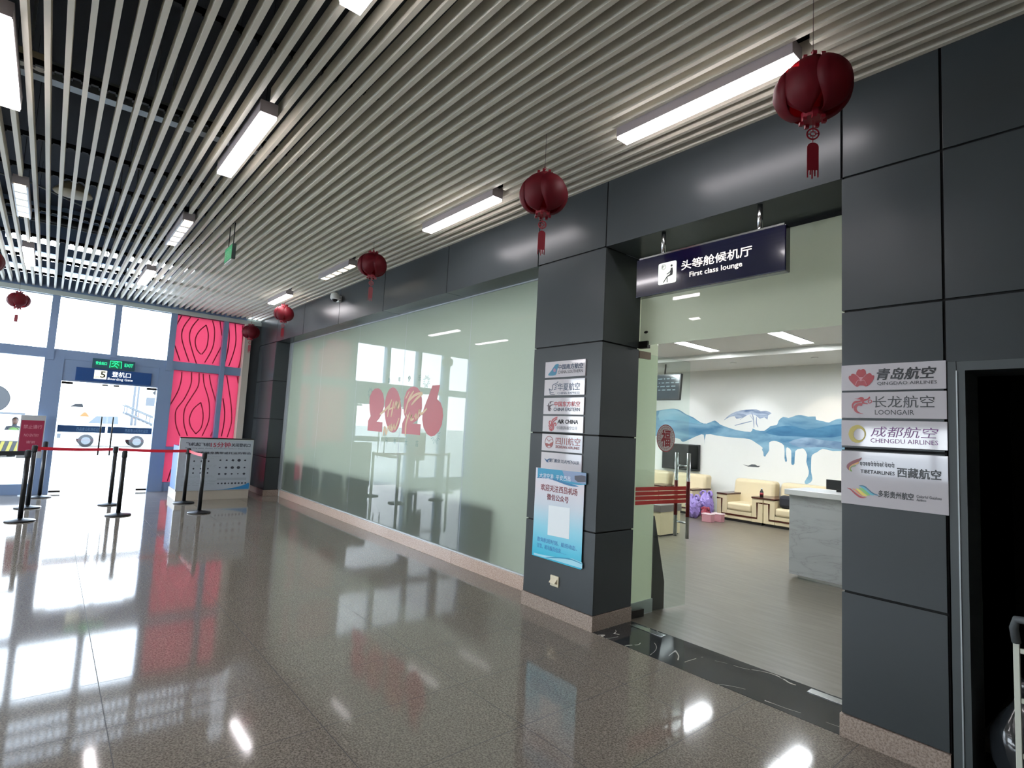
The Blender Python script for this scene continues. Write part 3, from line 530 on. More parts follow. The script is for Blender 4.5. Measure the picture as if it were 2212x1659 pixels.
# ---- ceiling: slats under a dark void
ce = struct(link('ceiling', boxes((-13.3, 3.6, -10.1, .3, 5.3, 5.45)), M_void))
lamps = []         # (x0, x1, yc, kind)
for x0, x1, k in ((-2.43, -1.22, 0), (-5.09, -3.86, 0), (-8.08, -7.0, 1), (-10.56, -9.55, 0)): lamps.append((x0, x1, -.54, k))
for x0, x1, k in ((-2.62, -1.42, 0), (-5.26, -3.98, 0), (-8.06, -6.86, 1), (-10.9, -9.75, 0)): lamps.append((x0, x1, -2.515, k))
for x0, x1, k in ((-2.5, -1.3, 0), (-5.24, -4.03, 0), (-8.25, -7.05, 1), (-10.95, -9.8, 0)): lamps.append((x0, x1, -3.915, k))
for x0 in (-11, -8, -5):
    for y in (-6.1, -8.1): lamps.append((x0, x0 + 1.2, y, 0))
bm = bmesh.new(); k = 0
y = -.03
ys = [-.015 - .1 * i for i in range(99)]
for y in ys:
    cuts = sorted((a - .06, b_ + .06) for a, b_, yc, kd in lamps if abs(yc - y) < .055)
    x = LX0 + .1
    for a, b_ in cuts:
        if a > x: box(bm, x, a, y - .015, y + .015, Z_C, Z_C + .1)
        x = b_
    box(bm, x, LX1, y - .015, y + .015, Z_C, Z_C + .1)
link('slats', bm, M_slat, ce)
for x in (-12.5, -11.2, -9.8, -8.43, -7.03, -6.18, -4.83, -3.5, -2.2, -.9, .6, 2.0):
    bm = bmesh.new(); box(bm, x - .015, x + .015, -9.9, -.02, 3.875, 3.915)
    for y in ys[::1]: box(bm, x - .02, x + .02, y - .028, y + .028, 3.862, 3.9)
    link('carrier_rail', bm, M_rail, ce)
    bm = bmesh.new()
    for y in range(-9, 0, 2): box(bm, x - .006, x + .006, y - .006, y + .006, 3.91, 5.3)
    link('hanger_rod', bm, M_zinc, ce)
pel = struct(link('trim_3', boxes((-13.2, -13.06, -5.55, .0, 3.645, 3.73), (-13.2, -13.12, -5.55, 0, 3.73, 3.79)), mat('pelmet', '#bfc7c2', .5)))
# steel beam, duct and bits in the void
bm = bmesh.new(); box(bm, -6.25, -6.13, -9.9, -.3, 4.42, 4.45); box(bm, -6.25, -6.13, -9.9, -.3, 4.55, 4.58); box(bm, -6.20, -6.18, -9.9, -.3, 4.45, 4.55)
tag(settle(link('steel_beam', bm, M_zinc)), 'pale steel beam crossing above the ceiling slats, near the first louvred lamps', 'beam')
bm = bmesh.new()
for (a, b_) in (((-10.5, -6, 4.35), (-10.5, -.3, 4.35)), ((-11.6, -6, 4.6), (-11.6, -.3, 4.6))): cyl(bm, a, b_, .05)
tag(settle(link('ceiling_pipe', bm, M_rail)), 'dark pipes crossing above the slats near the gate windows', 'pipe')
bm = bmesh.new(); tube(bm, [(-9.2, -5, 4.5), (-9.0, -3.9, 4.35), (-9.5, -3.0, 4.25), (-9.3, -1.8, 4.4), (-9.6, -.5, 4.5)], .012)
tag(settle(link('ceiling_cable', bm, M_zinc)), 'thin pale cable sagging above the ceiling slats', 'cable')
e = empty('high_bay_lamp', (-8.72, -3.52, 4.25)); tag(e, 'round cream reflector lamp hidden above the ceiling slats', 'lamp')
bm = bmesh.new(); lathe(bm, [(.19, 0), (.2, .01), (.12, .12), (.05, .16)]); link('reflector', bm, mat('cream', '#ddd2b4', .5), e, True)
bm = bmesh.new(); cyl(bm, (0, 0, .15), (0, 0, 1.04), .012); link('rod', bm, M_zinc, e)
e = empty('junction_box', (-5.39, -3.86, 4.15)); tag(e, 'cream twin spotlight unit above the slats beside the leftmost bright ceiling lamp', 'spotlight')
link('body', boxes((-.04, .04, -.12, .12, 0, .08)), mat('cream', '#ddd2b4', .5), e, bevel=.01)
bm = bmesh.new(); cyl(bm, (0, -.06, .0), (0, -.06, -.03), .05); cyl(bm, (0, .07, 0), (0, .07, -.03), .05); link('lens', bm, M_white, e)
link('bracket', boxes((-.01, .01, -.01, .01, .08, 1.14)), M_zinc, e)

# ---- ceiling lamps
def lamp(x0, x1, yc, kind, label):
    e = empty('ceiling_lamp', ((x0 + x1) / 2, yc, 3.70)); L = (x1 - x0) / 2
    bm = boxes((-L, L, -.06, .06, .012, .10), (-L, L, -.06, -.055, .004, .012), (-L, L, .055, .06, .004, .012))
    link('housing', bm, M_lampbody, e)
    if kind == 0: link('diffuser', boxes((-L + .004, L - .004, -.055, .055, -.012, .012)), M_lamp, e)
    else:
        link('diffuser', boxes((-L + .008, L - .008, -.045, .045, .009, .0115)), M_lamp2, e)
        bm = bmesh.new(); n = 5
        for i in range(1, n): x = -L + 2 * L * i / n; box(bm, x - .02, x + .02, -.047, .047, -.002, .008)
        box(bm, -L, L, -.055, -.045, -.003, .009); box(bm, -L, L, .045, .055, -.003, .009)
        link('louvre', bm, M_alu, e)
    for q in (-L + .1, L - .104): link('suspension', boxes((q, q + .004, -.002, .002, .1, 1.6)), M_rail, e)
    tag(e, label, 'ceiling lamp', 'lamps set between the ceiling slats')
where = {-.54: 'in the row by the grey wall', -2.515: 'in the middle row', -3.915: 'in the leftmost row'}
nth = {0: 'nearest the camera', 1: 'second along', 2: 'third along', 3: 'nearest the gate windows'}
for i, (x0, x1, yc, kd) in enumerate(lamps):
    if i < 12:
        lb = ('louvred white ceiling lamp ' if kd else 'long bright white ceiling lamp ') + where[yc] + ', ' + nth[i % 4]
    else: lb = 'ceiling lamp over the far hall side, %s row, %s' % ('sixth' if yc < -7 else 'fifth', ('nearest the gate wall', 'in the middle', 'farthest from the gate')[(i - 12) // 2])
    lamp(x0, x1, yc, kd, lb)

# ================================================================== GATE WALL
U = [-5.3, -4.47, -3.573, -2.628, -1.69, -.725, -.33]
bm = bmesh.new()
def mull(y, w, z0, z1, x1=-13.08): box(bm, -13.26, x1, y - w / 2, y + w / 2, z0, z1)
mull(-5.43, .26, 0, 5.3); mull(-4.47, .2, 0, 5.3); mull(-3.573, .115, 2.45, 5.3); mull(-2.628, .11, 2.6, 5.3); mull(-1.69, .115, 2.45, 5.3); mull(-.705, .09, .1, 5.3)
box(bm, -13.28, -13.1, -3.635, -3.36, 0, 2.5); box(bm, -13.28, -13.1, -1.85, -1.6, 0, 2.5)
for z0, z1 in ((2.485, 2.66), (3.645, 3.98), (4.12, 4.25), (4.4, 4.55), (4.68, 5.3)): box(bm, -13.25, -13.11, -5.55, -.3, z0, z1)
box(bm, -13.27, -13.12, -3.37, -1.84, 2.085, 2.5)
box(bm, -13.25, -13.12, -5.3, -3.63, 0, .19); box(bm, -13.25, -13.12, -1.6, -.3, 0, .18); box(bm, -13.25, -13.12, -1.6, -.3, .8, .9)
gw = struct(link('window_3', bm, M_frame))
gp = []
rows = [(2.66, 3.645), (3.98, 4.12), (4.25, 4.4), (4.55, 4.68)]
cols = [(-5.3, -4.57), (-4.37, -3.63), (-3.515, -2.683), (-2.573, -1.748)]
for r in rows:
    link('pane', boxes(*[(-13.2, -13.195, a, b_, r[0], r[1]) for a, b_ in cols]), M_winglass, gw)
link('pane', boxes((-13.2, -13.195, -5.3, -4.57, .19, 2.485), (-13.2, -13.195, -4.37, -3.635, .19, 2.485)), M_winglass, gw)
for r in rows[1:]: link('pane', boxes((-13.2, -13.195, -1.632, -.3, r[0], r[1])), M_winglass, gw)
# red vinyl panes with dark wood-grain lines
mr = bpy.data.materials.new('red_vinyl_pane'); mr.use_nodes = True; nt = mr.node_tree; nt.nodes.clear()
o_ = N(nt, 'ShaderNodeOutputMaterial'); tl = N(nt, 'ShaderNodeBsdfTranslucent'); tl.inputs[0].default_value = lin('#dc7c92')  # paler pink in the red pane colours stands in for veiling glare
tp = N(nt, 'ShaderNodeBsdfTransparent'); tp.inputs[0].default_value = (.15, .062, .085, 1); df = N(nt, 'ShaderNodeBsdfDiffuse'); df.inputs[0].default_value = lin('#e0506a')
m1_ = N(nt, 'ShaderNodeMixShader'); m1_.inputs[0].default_value = .25; m2_ = N(nt, 'ShaderNodeMixShader'); m2_.inputs[0].default_value = .45
nt.links.new(tl.outputs[0], m1_.inputs[1]); nt.links.new(df.outputs[0], m1_.inputs[2]); nt.links.new(m1_.outputs[0], m2_.inputs[1]); nt.links.new(tp.outputs[0], m2_.inputs[2]); nt.links.new(m2_.outputs[0], o_.inputs[0])
M_vline = mat('vinyl_line', '#9a1836', .5)
reds = [(-1.632, -.75, 2.66, 3.645, range(0, 9)), (-.66, -.33, 2.66, 3.645, range(9, 12)), (-1.6, -.75, .9, 2.485, range(12, 20)), (-.66, -.33, .9, 2.485, range(20, 25)), (-1.6, -.75, .18, .8, (26,)), (-.66, -.33, .18, .8, ())]
for a, b_, z0, z1, idx in reds:
    rp_ = link('red_pane', boxes((-13.2, -13.195, a, b_, z0, z1)), mr, gw); rp_['label'] = 'red vinyl pane with dark wood-grain lines'
    bm = bmesh.new()
    for i in idx:
        pts = [p for p in smooth_loop(TR['cv%d' % i], False, 5) if a < p[0] < b_ and z0 < p[1] < z1]
        if len(pts) > 2: stroke(bm, PW, pts, .022, .006, .007, sm=False)
    if len(bm.verts): link('vinyl_line', bm, M_vline, rp_)
    else: bm.free()
struct(obox('wall_gate_corner', (-13.26, -13.0, -.33, -.2, 0, 3.645), M_beige))
struct(obox('wall_gate_end', (-13.26, -13.06, -.2, .02, 0, 3.645), M_clad))
# gate doors
def gate_leaf(y0, y1, hy, label):
    e = empty('gate_door', (-13.2, (y0 + y1) / 2, 0)); tag(e, label, 'glass door', 'double glass doors of the boarding gate')
    link('pane', boxes((-13.206, -13.194, y0 + .006, y1 - .006, .03, 2.06)), M_winglass, e)
    bm = boxes((-13.188, -13.186, y0 + .02, y1 - .006, 1.135, 1.262)); bd = link('blue_band', bm, mat('band_blue', '#2b527f', .4), e)
    text('西昌青山机场欢迎您', Plane((-13.186, 0, 0), (0, 1, 0), (0, 0, 1), (1, 0, 0)), y0 + .3, y1 - .07, 1.165, 1.23, mat('band_text', '#7fa6cf', .5), bd)
    bm = bmesh.new(); cyl(bm, (-13.13, hy, .71), (-13.13, hy, 1.45), .014)
    for z in (.85, 1.31): cyl(bm, (-13.194, hy, z), (-13.13, hy, z), .009)
    link('pull_handle', bm, M_steel_d, e, True)
    h = y0 if hy > (y0 + y1) / 2 else y1; s = 1 if h == y0 else -1
    for z0, z1 in ((0.02, .055), (2.03, 2.075)): link('patch_fitting', boxes((-13.215, -13.185, min(h, h + s * .17), max(h, h + s * .17), z0, z1)), M_steel_d, e)
    bm = boxes((-13.213, -13.187, hy - .05, hy + .04, 2.045, 2.075)); link('lock', bm, M_steel_d, e)
    for c in e.children: c.data.transform(Matrix.Translation(-e.location))
    for c in bd.children: c.data.transform(Matrix.Translation(-e.location))
gate_leaf(-3.357, -2.612, -2.696, 'left leaf of the glass boarding gate doors, with a blue band')
gate_leaf(-2.604, -1.853, -2.518, 'right leaf of the glass boarding gate doors, with a blue band')
# gate sign and exit sign over the doors
e = empty('gate_sign', (0, 0, 0)); tag(e, 'blue boarding gate 5 sign panel above the glass gate doors', 'sign')
PS = Plane((-13.085, 0, 0), (0, 1, 0), (0, 0, 1), (1, 0, 0))
link('panel', boxes((-13.12, -13.085, -3.17, -1.975, 2.11, 2.36)), mat('sign_blue', '#1d4a86', .3), e, bevel=.003)
bm = bmesh.new(); slab(bm, PS, [(-2.895, 2.165), (-2.70, 2.165), (-2.70, 2.335), (-2.895, 2.335)], .001, .004); link('number_box', bm, mat('number_box', '#e9ead2', .4, emit='#e9ead2', strength=.5), e)
text('5', PS, -2.80, -2.72, 2.195, 2.315, M_ink, e, d=.005, bold=.01); text('GATE', PS, -2.885, -2.81, 2.19, 2.21, M_ink, e, d=.005)
mt = mat('sign_text_white', '#e8f0f6', .4, emit='#ffffff', strength=.55)
text('登机口', PS, -2.62, -2.32, 2.23, 2.33, mt, e, bold=.012); text('Boarding Gate', PS, -2.68, -2.28, 2.15, 2.21, mt, e)
settle(e)
e = empty('exit_sign', (0, 0, 0)); tag(e, 'green lit exit sign above the blue boarding gate sign', 'exit sign')
PE = Plane((-13.065, 0, 0), (0, 1, 0), (0, 0, 1), (1, 0, 0))
link('box', boxes((-13.12, -13.065, -2.94, -2.27, 2.375, 2.555)), mat('exit_box', '#2f5a68', .4), e, bevel=.004)
mg = mat('exit_green', '#1fa36b', .4, emit='#26e08e', strength=.9); mgd = mat('exit_dark_green', '#0a5c38', .4, emit='#0c8a50', strength=.25)
text('安全出口', PE, -2.89, -2.72, 2.44, 2.50, mg, e, bold=.02); text('EXIT', PE, -2.44, -2.30, 2.44, 2.505, mg, e, bold=.02)
bm = bmesh.new(); slab(bm, PE, [(-2.675, 2.40), (-2.485, 2.40), (-2.485, 2.535), (-2.675, 2.535)], .001, .002); link('pictogram_field', bm, mgd, e)
bm = bmesh.new()
for p in ([(-2.67, 2.40), (-2.67, 2.53), (-2.49, 2.53), (-2.49, 2.40)],): stroke(bm, PE, p, .014, .003, .004, sm=False)
for p in ([(-2.64, 2.475), (-2.61, 2.50), (-2.57, 2.49), (-2.53, 2.46)], [(-2.575, 2.49), (-2.60, 2.45), (-2.57, 2.43), (-2.545, 2.40)], [(-2.60, 2.45), (-2.625, 2.425), (-2.65, 2.425)]): stroke(bm, PE, p, .013, .003, .004)
slab(bm, PE, [(-2.555 + .011 * math.cos(i), 2.512 + .011 * math.sin(i)) for i in [k * .785 for k in range(8)]], .003, .004)
link('running_man', bm, mg, e); settle(e)
# ================================================================== AIRLINE SIGNS
def sign(x0, z0, x1, z1, label, name='airline_sign', grp=None):
    e = empty(name); tag(e, label, 'sign', grp)
    link('plate', boxes((x0, x1, -.012, 0, z0, z1)), M_acrylic, e, bevel=.002)
    return e
def st(e, body, x0, z0, x1, z1, u0, u1, vt, vb, m, bold=.0, **k):   # u from the left, v from the top
    h = z1 - z0; w = x1 - x0
    return text(body, PF, x0 + u0 * w, x0 + u1 * w, z1 - vb * h, z1 - vt * h, m, e, d=.0125, bold=bold, **k)
def logo(e, m, slabs=(), strokes=(), w=.006, d=.0125, pl=None, name='logo', taper=False):
    bm = bmesh.new()
    for s_ in slabs: slab(bm, pl or PF, smooth_loop(TR[s_], True, 3), d, d + .001)
    for s_ in strokes: stroke(bm, pl or PF, TR[s_], w, d + .0002, d + .0014, taper=taper)
    return link(name, bm, m, e)
LG = 'white acrylic airline signs on the left grey pillar'; RG = 'white acrylic airline signs on the right grey pillar'
LX = (-3.672, -3.172)
ZS = [(2.085, 2.233), (1.921, 2.067), (1.749, 1.900), (1.591, 1.735), (1.418, 1.571), (1.248, 1.405)]
def S1(i): return (LX[0], ZS[i][0], LX[1], ZS[i][1])
a = S1(0); e = sign(*a, 'white airline sign with teal tail fin logo, topmost on the left grey pillar', grp=LG)
logo(e, mat('tail_teal', '#1b7391', .3), ['tail']); logo(e, mat('tail_flower', '#8a6f8c', .3), ['tail_f'], d=.0138)
st(e, '中国南方航空', *a, .34, .945, .22, .53, M_inkblue, .02); st(e, 'CHINA SOUTHERN', *a, .34, .94, .59, .78, M_ink); settle(e)
a = S1(1); e = sign(*a, 'white airline sign with thin dark blue bird logo, second from top on the left pillar', grp=LG)
logo(e, M_inkblue, strokes=['hx%d' % i for i in range(6)], w=.006)
st(e, '华夏航空', *a, .35, .89, .26, .71, M_inkblue, .005); st(e, 'CHINA EXPRESS', *a, .35, .89, .80, .93, M_inkblue); settle(e)
a = S1(2); e = sign(*a, 'white airline sign with dark swallow logo and red characters on the left pillar', grp=LG)
logo(e, mat('swallow', '#3b2330', .3), ['ce0', 'ce1', 'ce2'])
st(e, '中国东方航空', *a, .28, .91, .23, .53, M_inkred, .02); st(e, 'CHINA EASTERN', *a, .27, .91, .60, .80, M_inkblue, .01); settle(e)
a = S1(3); e = sign(*a, 'white airline sign with red phoenix logo and bold black letters on the left pillar', grp=LG)
logo(e, M_inkred, strokes=['ac%d' % i for i in range(6)], w=.011)
st(e, 'AIR CHINA', *a, .38, .88, .21, .47, M_ink, .03, shear=.15); st(e, '中国国际航空公司', *a, .37, .86, .62, .83, M_inkgrey); settle(e)
a = S1(4); e = sign(*a, 'white airline sign with round red bird emblem, fifth from top on the left pillar', grp=LG)
mr_ = mat('ink_brick', '#8e3b36', .3)
bm = bmesh.new(); L_ = TR['sc_o'] + TR['sc_o'][:1]; stroke(bm, PF, L_, .005, .0125, .0138, sm=False); slab(bm, PF, TR['sc_2'], .0125, .0135); stroke(bm, PF, TR['sc_1'], .005, .0125, .0138); link('logo', bm, mr_, e)
st(e, '四川航空', *a, .36, .95, .16, .60, mr_, .005); st(e, 'SICHUAN AIRLINES', *a, .36, .94, .64, .80, mr_, .015); settle(e)
a = S1(5); e = sign(*a, 'white airline sign with small blue egret logo, lowest on the left pillar above the poster', grp=LG)
logo(e, mat('egret', '#1f4f7d', .3), ['xm']); st(e, '厦门航空', *a, .22, .49, .34, .54, M_inkblue, .015); st(e, 'XIAMENAIR', *a, .51, .95, .35, .54, M_inkblue); settle(e)
a = (-1.179, 1.908, -.693, 2.055); e = sign(*a, 'white airline sign with red flower logo, topmost on the right grey pillar', grp=RG)
mfl = mat('flower_red', '#a01726', .3); logo(e, mfl, ['flower']); mw_ = mat('logo_pink', '#c98088', .3)
logo(e, mw_, strokes=['flower_l1', 'flower_l2', 'flower_l3'], w=.0025, d=.0136); bm = bmesh.new(); slab(bm, PF, TR['flower_tri'], .0136, .0142); link('logo', bm, mw_, e)
st(e, '青岛航空', *a, .37, .915, .19, .62, M_ink, .03, shear=.25); st(e, 'QINGDAO AIRLINES', *a, .37, .92, .69, .83, M_ink); settle(e)
a = (-1.179, 1.752, -.692, 1.898); e = sign(*a, 'white airline sign with red curled dragon head logo on the right grey pillar', grp=RG)
logo(e, mfl, ['dragon_a', 'dragon_b', 'dragon_c']); logo(e, mfl, strokes=['dragon_d'], w=.004)
st(e, '长龙航空', *a, .325, .895, .155, .60, M_ink); st(e, 'LOONGAIR', *a, .345, .715, .68, .86, M_ink); settle(e)
a = (-1.179, 1.593, -.691, 1.739); e = sign(*a, 'white airline sign with gold ring logo, third from top on the right pillar', grp=RG)
bm = bmesh.new(); O_, I_ = TR['ring_o'], TR['ring_i']; n = len(O_)
for i in range(n):
    j = (i + 1) % n; q = [O_[i], O_[j], I_[j], I_[i]]; slab(bm, PF, q, .0125, .0135)
link('logo', bm, mat('ring_gold', '#b3a233', .3), e)
mp_ = mat('ink_mauve', '#7d4a86', .3); st(e, '成都航空', *a, .30, .925, .215, .61, mp_, 0, shear=.2); st(e, 'CHENGDU AIRLINES', *a, .30, .92, .67, .83, mp_); settle(e)
a = (-1.180, 1.268, -.691, 1.565); e = sign(*a, 'tall white sign with two rainbow airline logos, lowest on the right grey pillar', grp=RG)
for nm, c in (('tib_r', '#7c2a35'), ('tib_o', '#d39a4a'), ('tib_g', '#6c8f3a')): logo(e, mat(nm, c, .3), [nm])
for nm, c in (('gz_r', '#a5323c'), ('gz_o', '#e08a5a'), ('gz_y', '#e0d260'), ('gz_g', '#7fc06a'), ('gz_c', '#5fb6c6'), ('gz_b', '#2f6f8f')): logo(e, mat(nm, c, .3), [nm])
bm = bmesh.new(); rnd = random.Random(3); x = -1.085
while x < -.925:
    w = rnd.uniform(.008, .015); z = 1.497 - (x + 1.085) * .0
    stroke(bm, PF, [(x, z + .008), (x + w, z + .008)], .0035, .0125, .0135); stroke(bm, PF, [(x + w * .3, z + .008), (x + w * .15, z - .002), (x + w * .6, z - .007)], .0028, .0125, .0135)
    if rnd.random() > .4: stroke(bm, PF, [(x + w * .8, z + .008), (x + w * .8, z - .010)], .0028, .0125, .0135)
    if rnd.random() > .6: stroke(bm, PF, [(x + w * .2, z + .018), (x + w * .6, z + .013)], .0025, .0125, .0135)
    x += w + .003
link('lettering', bm, M_ink, e)
st(e, 'TIBETAIRLINES', *a, .20, .53, .335, .40, M_ink, .01); st(e, '西藏航空', *a, .555, .94, .25, .42, M_ink, .02)
st(e, '多彩贵州航空', *a, .375, .70, .69, .81, M_ink, .03); st(e, 'Colorful Guizhou', *a, .725, .94, .705, .755, M_inkgrey, .01); st(e, 'Airlines', *a, .725, .81, .77, .81, M_inkgrey, .01); settle(e)
# poster
e = empty('poster'); tag(e, 'blue and white airport poster with red characters on the left grey pillar', 'poster')
m = bpy.data.materials.new('poster_print'); m.use_nodes = True; nt = m.node_tree; b = nt.nodes['Principled BSDF']; b.inputs['Roughness'].default_value = .3
t = N(nt, 'ShaderNodeTexCoord'); sp_ = N(nt, 'ShaderNodeSeparateXYZ'); nt.links.new(t.outputs['Generated'], sp_.inputs[0])
nt.links.new(ramp(nt, sp_.outputs['Z'], [(0, '#27b4d2'), (.12, '#4fc0da'), (.35, '#8fd0e2'), (.6, '#c8d3dc'), (.8, '#d8d2d8'), (1, '#cfd2dc')]), b.inputs['Base Color'])
link('sheet', boxes((-3.728, -3.127, -.0165, -.0125, .466, 1.257)), m, e)
PP = -.0165
for nm, c, d in (('po_b', '#1f8fb4', .0175), ('po_p', '#7f93b4', .018), ('po_s1', '#1a6f9e', .0185), ('po_build', '#3b3a4a', .0188), ('po_w1', '#a6dcea', .0175), ('po_w2', '#2a8fb5', .0185), ('po_q', '#e3eaec', .0175)):
    bm = bmesh.new(); slab(bm, PF, TR[nm] if nm == 'po_q' else smooth_loop(TR[nm], True, 2) if nm not in ('po_b', 'po_build', 'po_w1', 'po_p') else TR[nm], d - .0008, d); link('print', bm, mat(nm, c, .3), e)
mb = mat('ink_maroon', '#7c2430', .3)
text('欢迎关注西昌机场', PF, -3.65, -3.20, 1.060, 1.118, mb, e, d=.0175, bold=.01); text('微信公众号', PF, -3.565, -3.30, .985, 1.038, mb, e, d=.0175, bold=.01)
text('大凉空港  平安西昌', PF, -3.675, -3.285, 1.17, 1.215, mat('ink_pale', '#dfe9f2', .3), e, d=.019)
mq = mat('ink_blue', '#4a7fc0', .3); text('查询航班时刻、航班动态、', PF, -3.67, -3.18, .605, .645, mq, e, d=.0175); text('订票、机场服务信息……', PF, -3.67, -3.30, .548, .588, mq, e, d=.0175)
settle(e)
# socket box
e = empty('socket_box'); tag(e, 'small cream floor-level socket box with tilted cover on the left grey pillar', 'socket')
link('plate', boxes((-3.486, -3.385, -.012, 0, .255, .345)), mat('socket_cream', '#d8cfb4', .4), e, bevel=.003)
bm = bmesh.new(); vs = [bm.verts.new(p) for p in ((-3.47, -.012, .325), (-3.40, -.012, .325), (-3.40, -.012, .28), (-3.47, -.012, .28), (-3.40, -.045, .288), (-3.47, -.045, .288))]
for f in ((0, 1, 2, 3), (0, 1, 4, 5), (3, 2, 4, 5), (0, 5, 3), (1, 4, 2)): bm.faces.new([vs[i] for i in f])
link('cover', bm, mat('socket_cream', '#d8cfb4', .4), e); settle(e)
# ================================================================== HANGING LOUNGE SIGN
e = empty('hanging_sign'); tag(e, 'dark navy lit first class lounge sign hanging over the lounge entrance', 'sign')
M_navy = mat('sign_navy', '#0a0d2c', .12, coat=.5)
link('box', boxes((-2.675, -1.505, 0, .07, 2.69, 2.998)), M_navy, e, bevel=.006)
link('top_rail', boxes((-2.655, -1.52, .01, .06, 2.996, 3.012)), M_steel, e)
for x in (-2.450, -1.692): bm = bmesh.new(); cyl(bm, (x, .035, 3.005), (x, .035, 3.195), .017); link('pole', bm, M_steel, e, True)
mw = mat('backlit_white', '#fff8f0', .4, emit='#fff4ea', strength=.42)
text('头等舱候机厅', PF, -2.262, -1.727, 2.836, 2.908, mw, e, d=.001, bold=.006); text('First class lounge', PF, -2.193, -1.792, 2.762, 2.812, mw, e, d=.001, bold=.012)
bm = bmesh.new(); r = .012; x0, x1, z0, z1 = -2.463, -2.305, 2.757, 2.925
pts = [(cx + r * math.cos(a_), cz + r * math.sin(a_)) for cx, cz, s0 in ((x1 - r, z1 - r, 0), (x0 + r, z1 - r, PI / 2), (x0 + r, z0 + r, PI), (x1 - r, z0 + r, 1.5 * PI)) for a_ in (s0, s0 + PI / 4, s0 + PI / 2)]
slab(bm, PF, pts, .001, .003); link('pictogram', bm, mat('backlit_pale', '#e9efe4', .4, emit='#eef2ea', strength=.3), e)
bm = bmesh.new(); pc = lambda u, v: (x0 + u * (x1 - x0), z1 - v * (z1 - z0))
slab(bm, PF, [pc(.74 + .055 * math.cos(i * .524), .20 + .05 * math.sin(i * .524)) for i in range(12)], .0032, .0042)
slab(bm, PF, [pc(*q) for q in ((.70, .30), (.80, .30), (.82, .50), (.80, .63), (.68, .66), (.50, .70), (.48, .66), (.66, .58), (.68, .45))], .0032, .0042)
for q in (((.50, .68), (.30, .92)), ((.50, .68), (.52, .94)), ((.70, .42), (.64, .50), (.48, .56))): stroke(bm, PF, [pc(*k_) for k_ in q], .007, .0032, .0042, sm=False)
L_ = [pc(.29 + .125 * math.cos(i * .349), .19 + .115 * math.sin(i * .349)) for i in range(19)]; stroke(bm, PF, L_, .0025, .0032, .0042, sm=False)
link('figure', bm, M_ink, e); text('F', PF, -2.427, -2.409, 2.882, 2.905, M_ink, e, d=.0032); settle(e)
# ================================================================== 2026 STICKERS ON THE DISPLAY GLASS
M_num = mat('sticker_red', '#a83a3c', .4); M_gold = mat('sticker_gold', '#c7a476', .4); M_thin = mat('sticker_grey', '#5f8076', .5)
for k, (nm, lb) in enumerate((('n2a', 'red sticker digit 2 at the left of the year on the frosted display glass'), ('n0', 'red oval sticker digit 0 on the frosted display glass'),
                ('n2b', 'red sticker digit 2 between the 0 and the 6 on the display glass'), ('n6', 'red sticker digit 6 ending the year on the display glass'))):
    bm = bmesh.new(); slab(bm, PG, TR[nm], .0005, .0015); settle(tag(link('number_sticker', bm, M_num), lb, 'sticker', 'red 2026 digits on the display glass'))
e = empty('script_sticker'); tag(e, 'gold brush script new year greeting across the red digits on the glass', 'sticker')
for i0, i1, nm in ((0, 10, 'word'), (10, 13, 'word'), (13, 18, 'word')):
    bm = bmesh.new()
    for i in range(i0, i1): stroke(bm, PG, TR['hny%d' % i], .040, .0017 + i * 1e-5, .0024 + i * 1e-5, taper=True)
    link(nm, bm, M_gold, e)
settle(e)
for body, xs, zc, lb in (('新年快乐', (-7.33, -7.02, -6.74, -6.46), 2.235, 'row of four small grey characters on the display glass above the red digits'),
                     ('马年大吉', (-7.29, -7.03, -6.71, -6.42), 1.35, 'row of four small grey characters on the display glass under the red digits')):
    e = empty('character_sticker'); tag(e, lb, 'sticker')
    for ch, x in zip(body, xs): text(ch, PG, x - .036, x + .036, zc - .042, zc + .042, M_thin, e, d=.0005)
    settle(e)
for (cx, cz, r0, lb) in ((-5.97, 1.47, .1, 'grey firework sticker at the lower right of the 6'), (-7.93, 2.06, .08, 'grey firework sticker at the upper left of the first 2'), (-6.28, 2.18, .08, 'grey firework sticker above the 6 on the glass')):
    bm = bmesh.new()
    for i in range(16):
        a_ = i * PI / 8; q = r0 * (1.0 if i % 2 else .8)
        stroke(bm, PG, [(cx + q * .55 * math.cos(a_), cz + q * .55 * math.sin(a_)), (cx + q * 1.15 * math.cos(a_), cz + q * 1.15 * math.sin(a_))], .007, .0005, .001, sm=False)
    settle(tag(link('firework_sticker', bm, M_thin), lb, 'sticker'))
# ================================================================== LANTERNS
M_lan = bpy.data.materials.new('lantern_film'); M_lan.use_nodes = True; nt = M_lan.node_tree; b = nt.nodes['Principled BSDF']
b.inputs['Base Color'].default_value = lin('#7a1424'); b.inputs['Roughness'].default_value = .55
o_ = nt.nodes['Material Output']; tl = N(nt, 'ShaderNodeBsdfTranslucent'); tl.inputs[0].default_value = lin('#a81c34'); mx = N(nt, 'ShaderNodeMixShader'); mx.inputs[0].default_value = .35
tp = N(nt, 'ShaderNodeBsdfTransparent'); tp.inputs[0].default_value = (.75, .06, .09, 1); mx2 = N(nt, 'ShaderNodeMixShader'); mx2.inputs[0].default_value = .16
nt.links.new(b.outputs[0], mx.inputs[1]); nt.links.new(tl.outputs[0], mx.inputs[2]); nt.links.new(mx.outputs[0], mx2.inputs[1]); nt.links.new(tp.outputs[0], mx2.inputs[2]); nt.links.new(mx2.outputs[0], o_.inputs[0])
M_lred = mat('lantern_trim', '#8c1226', .5)
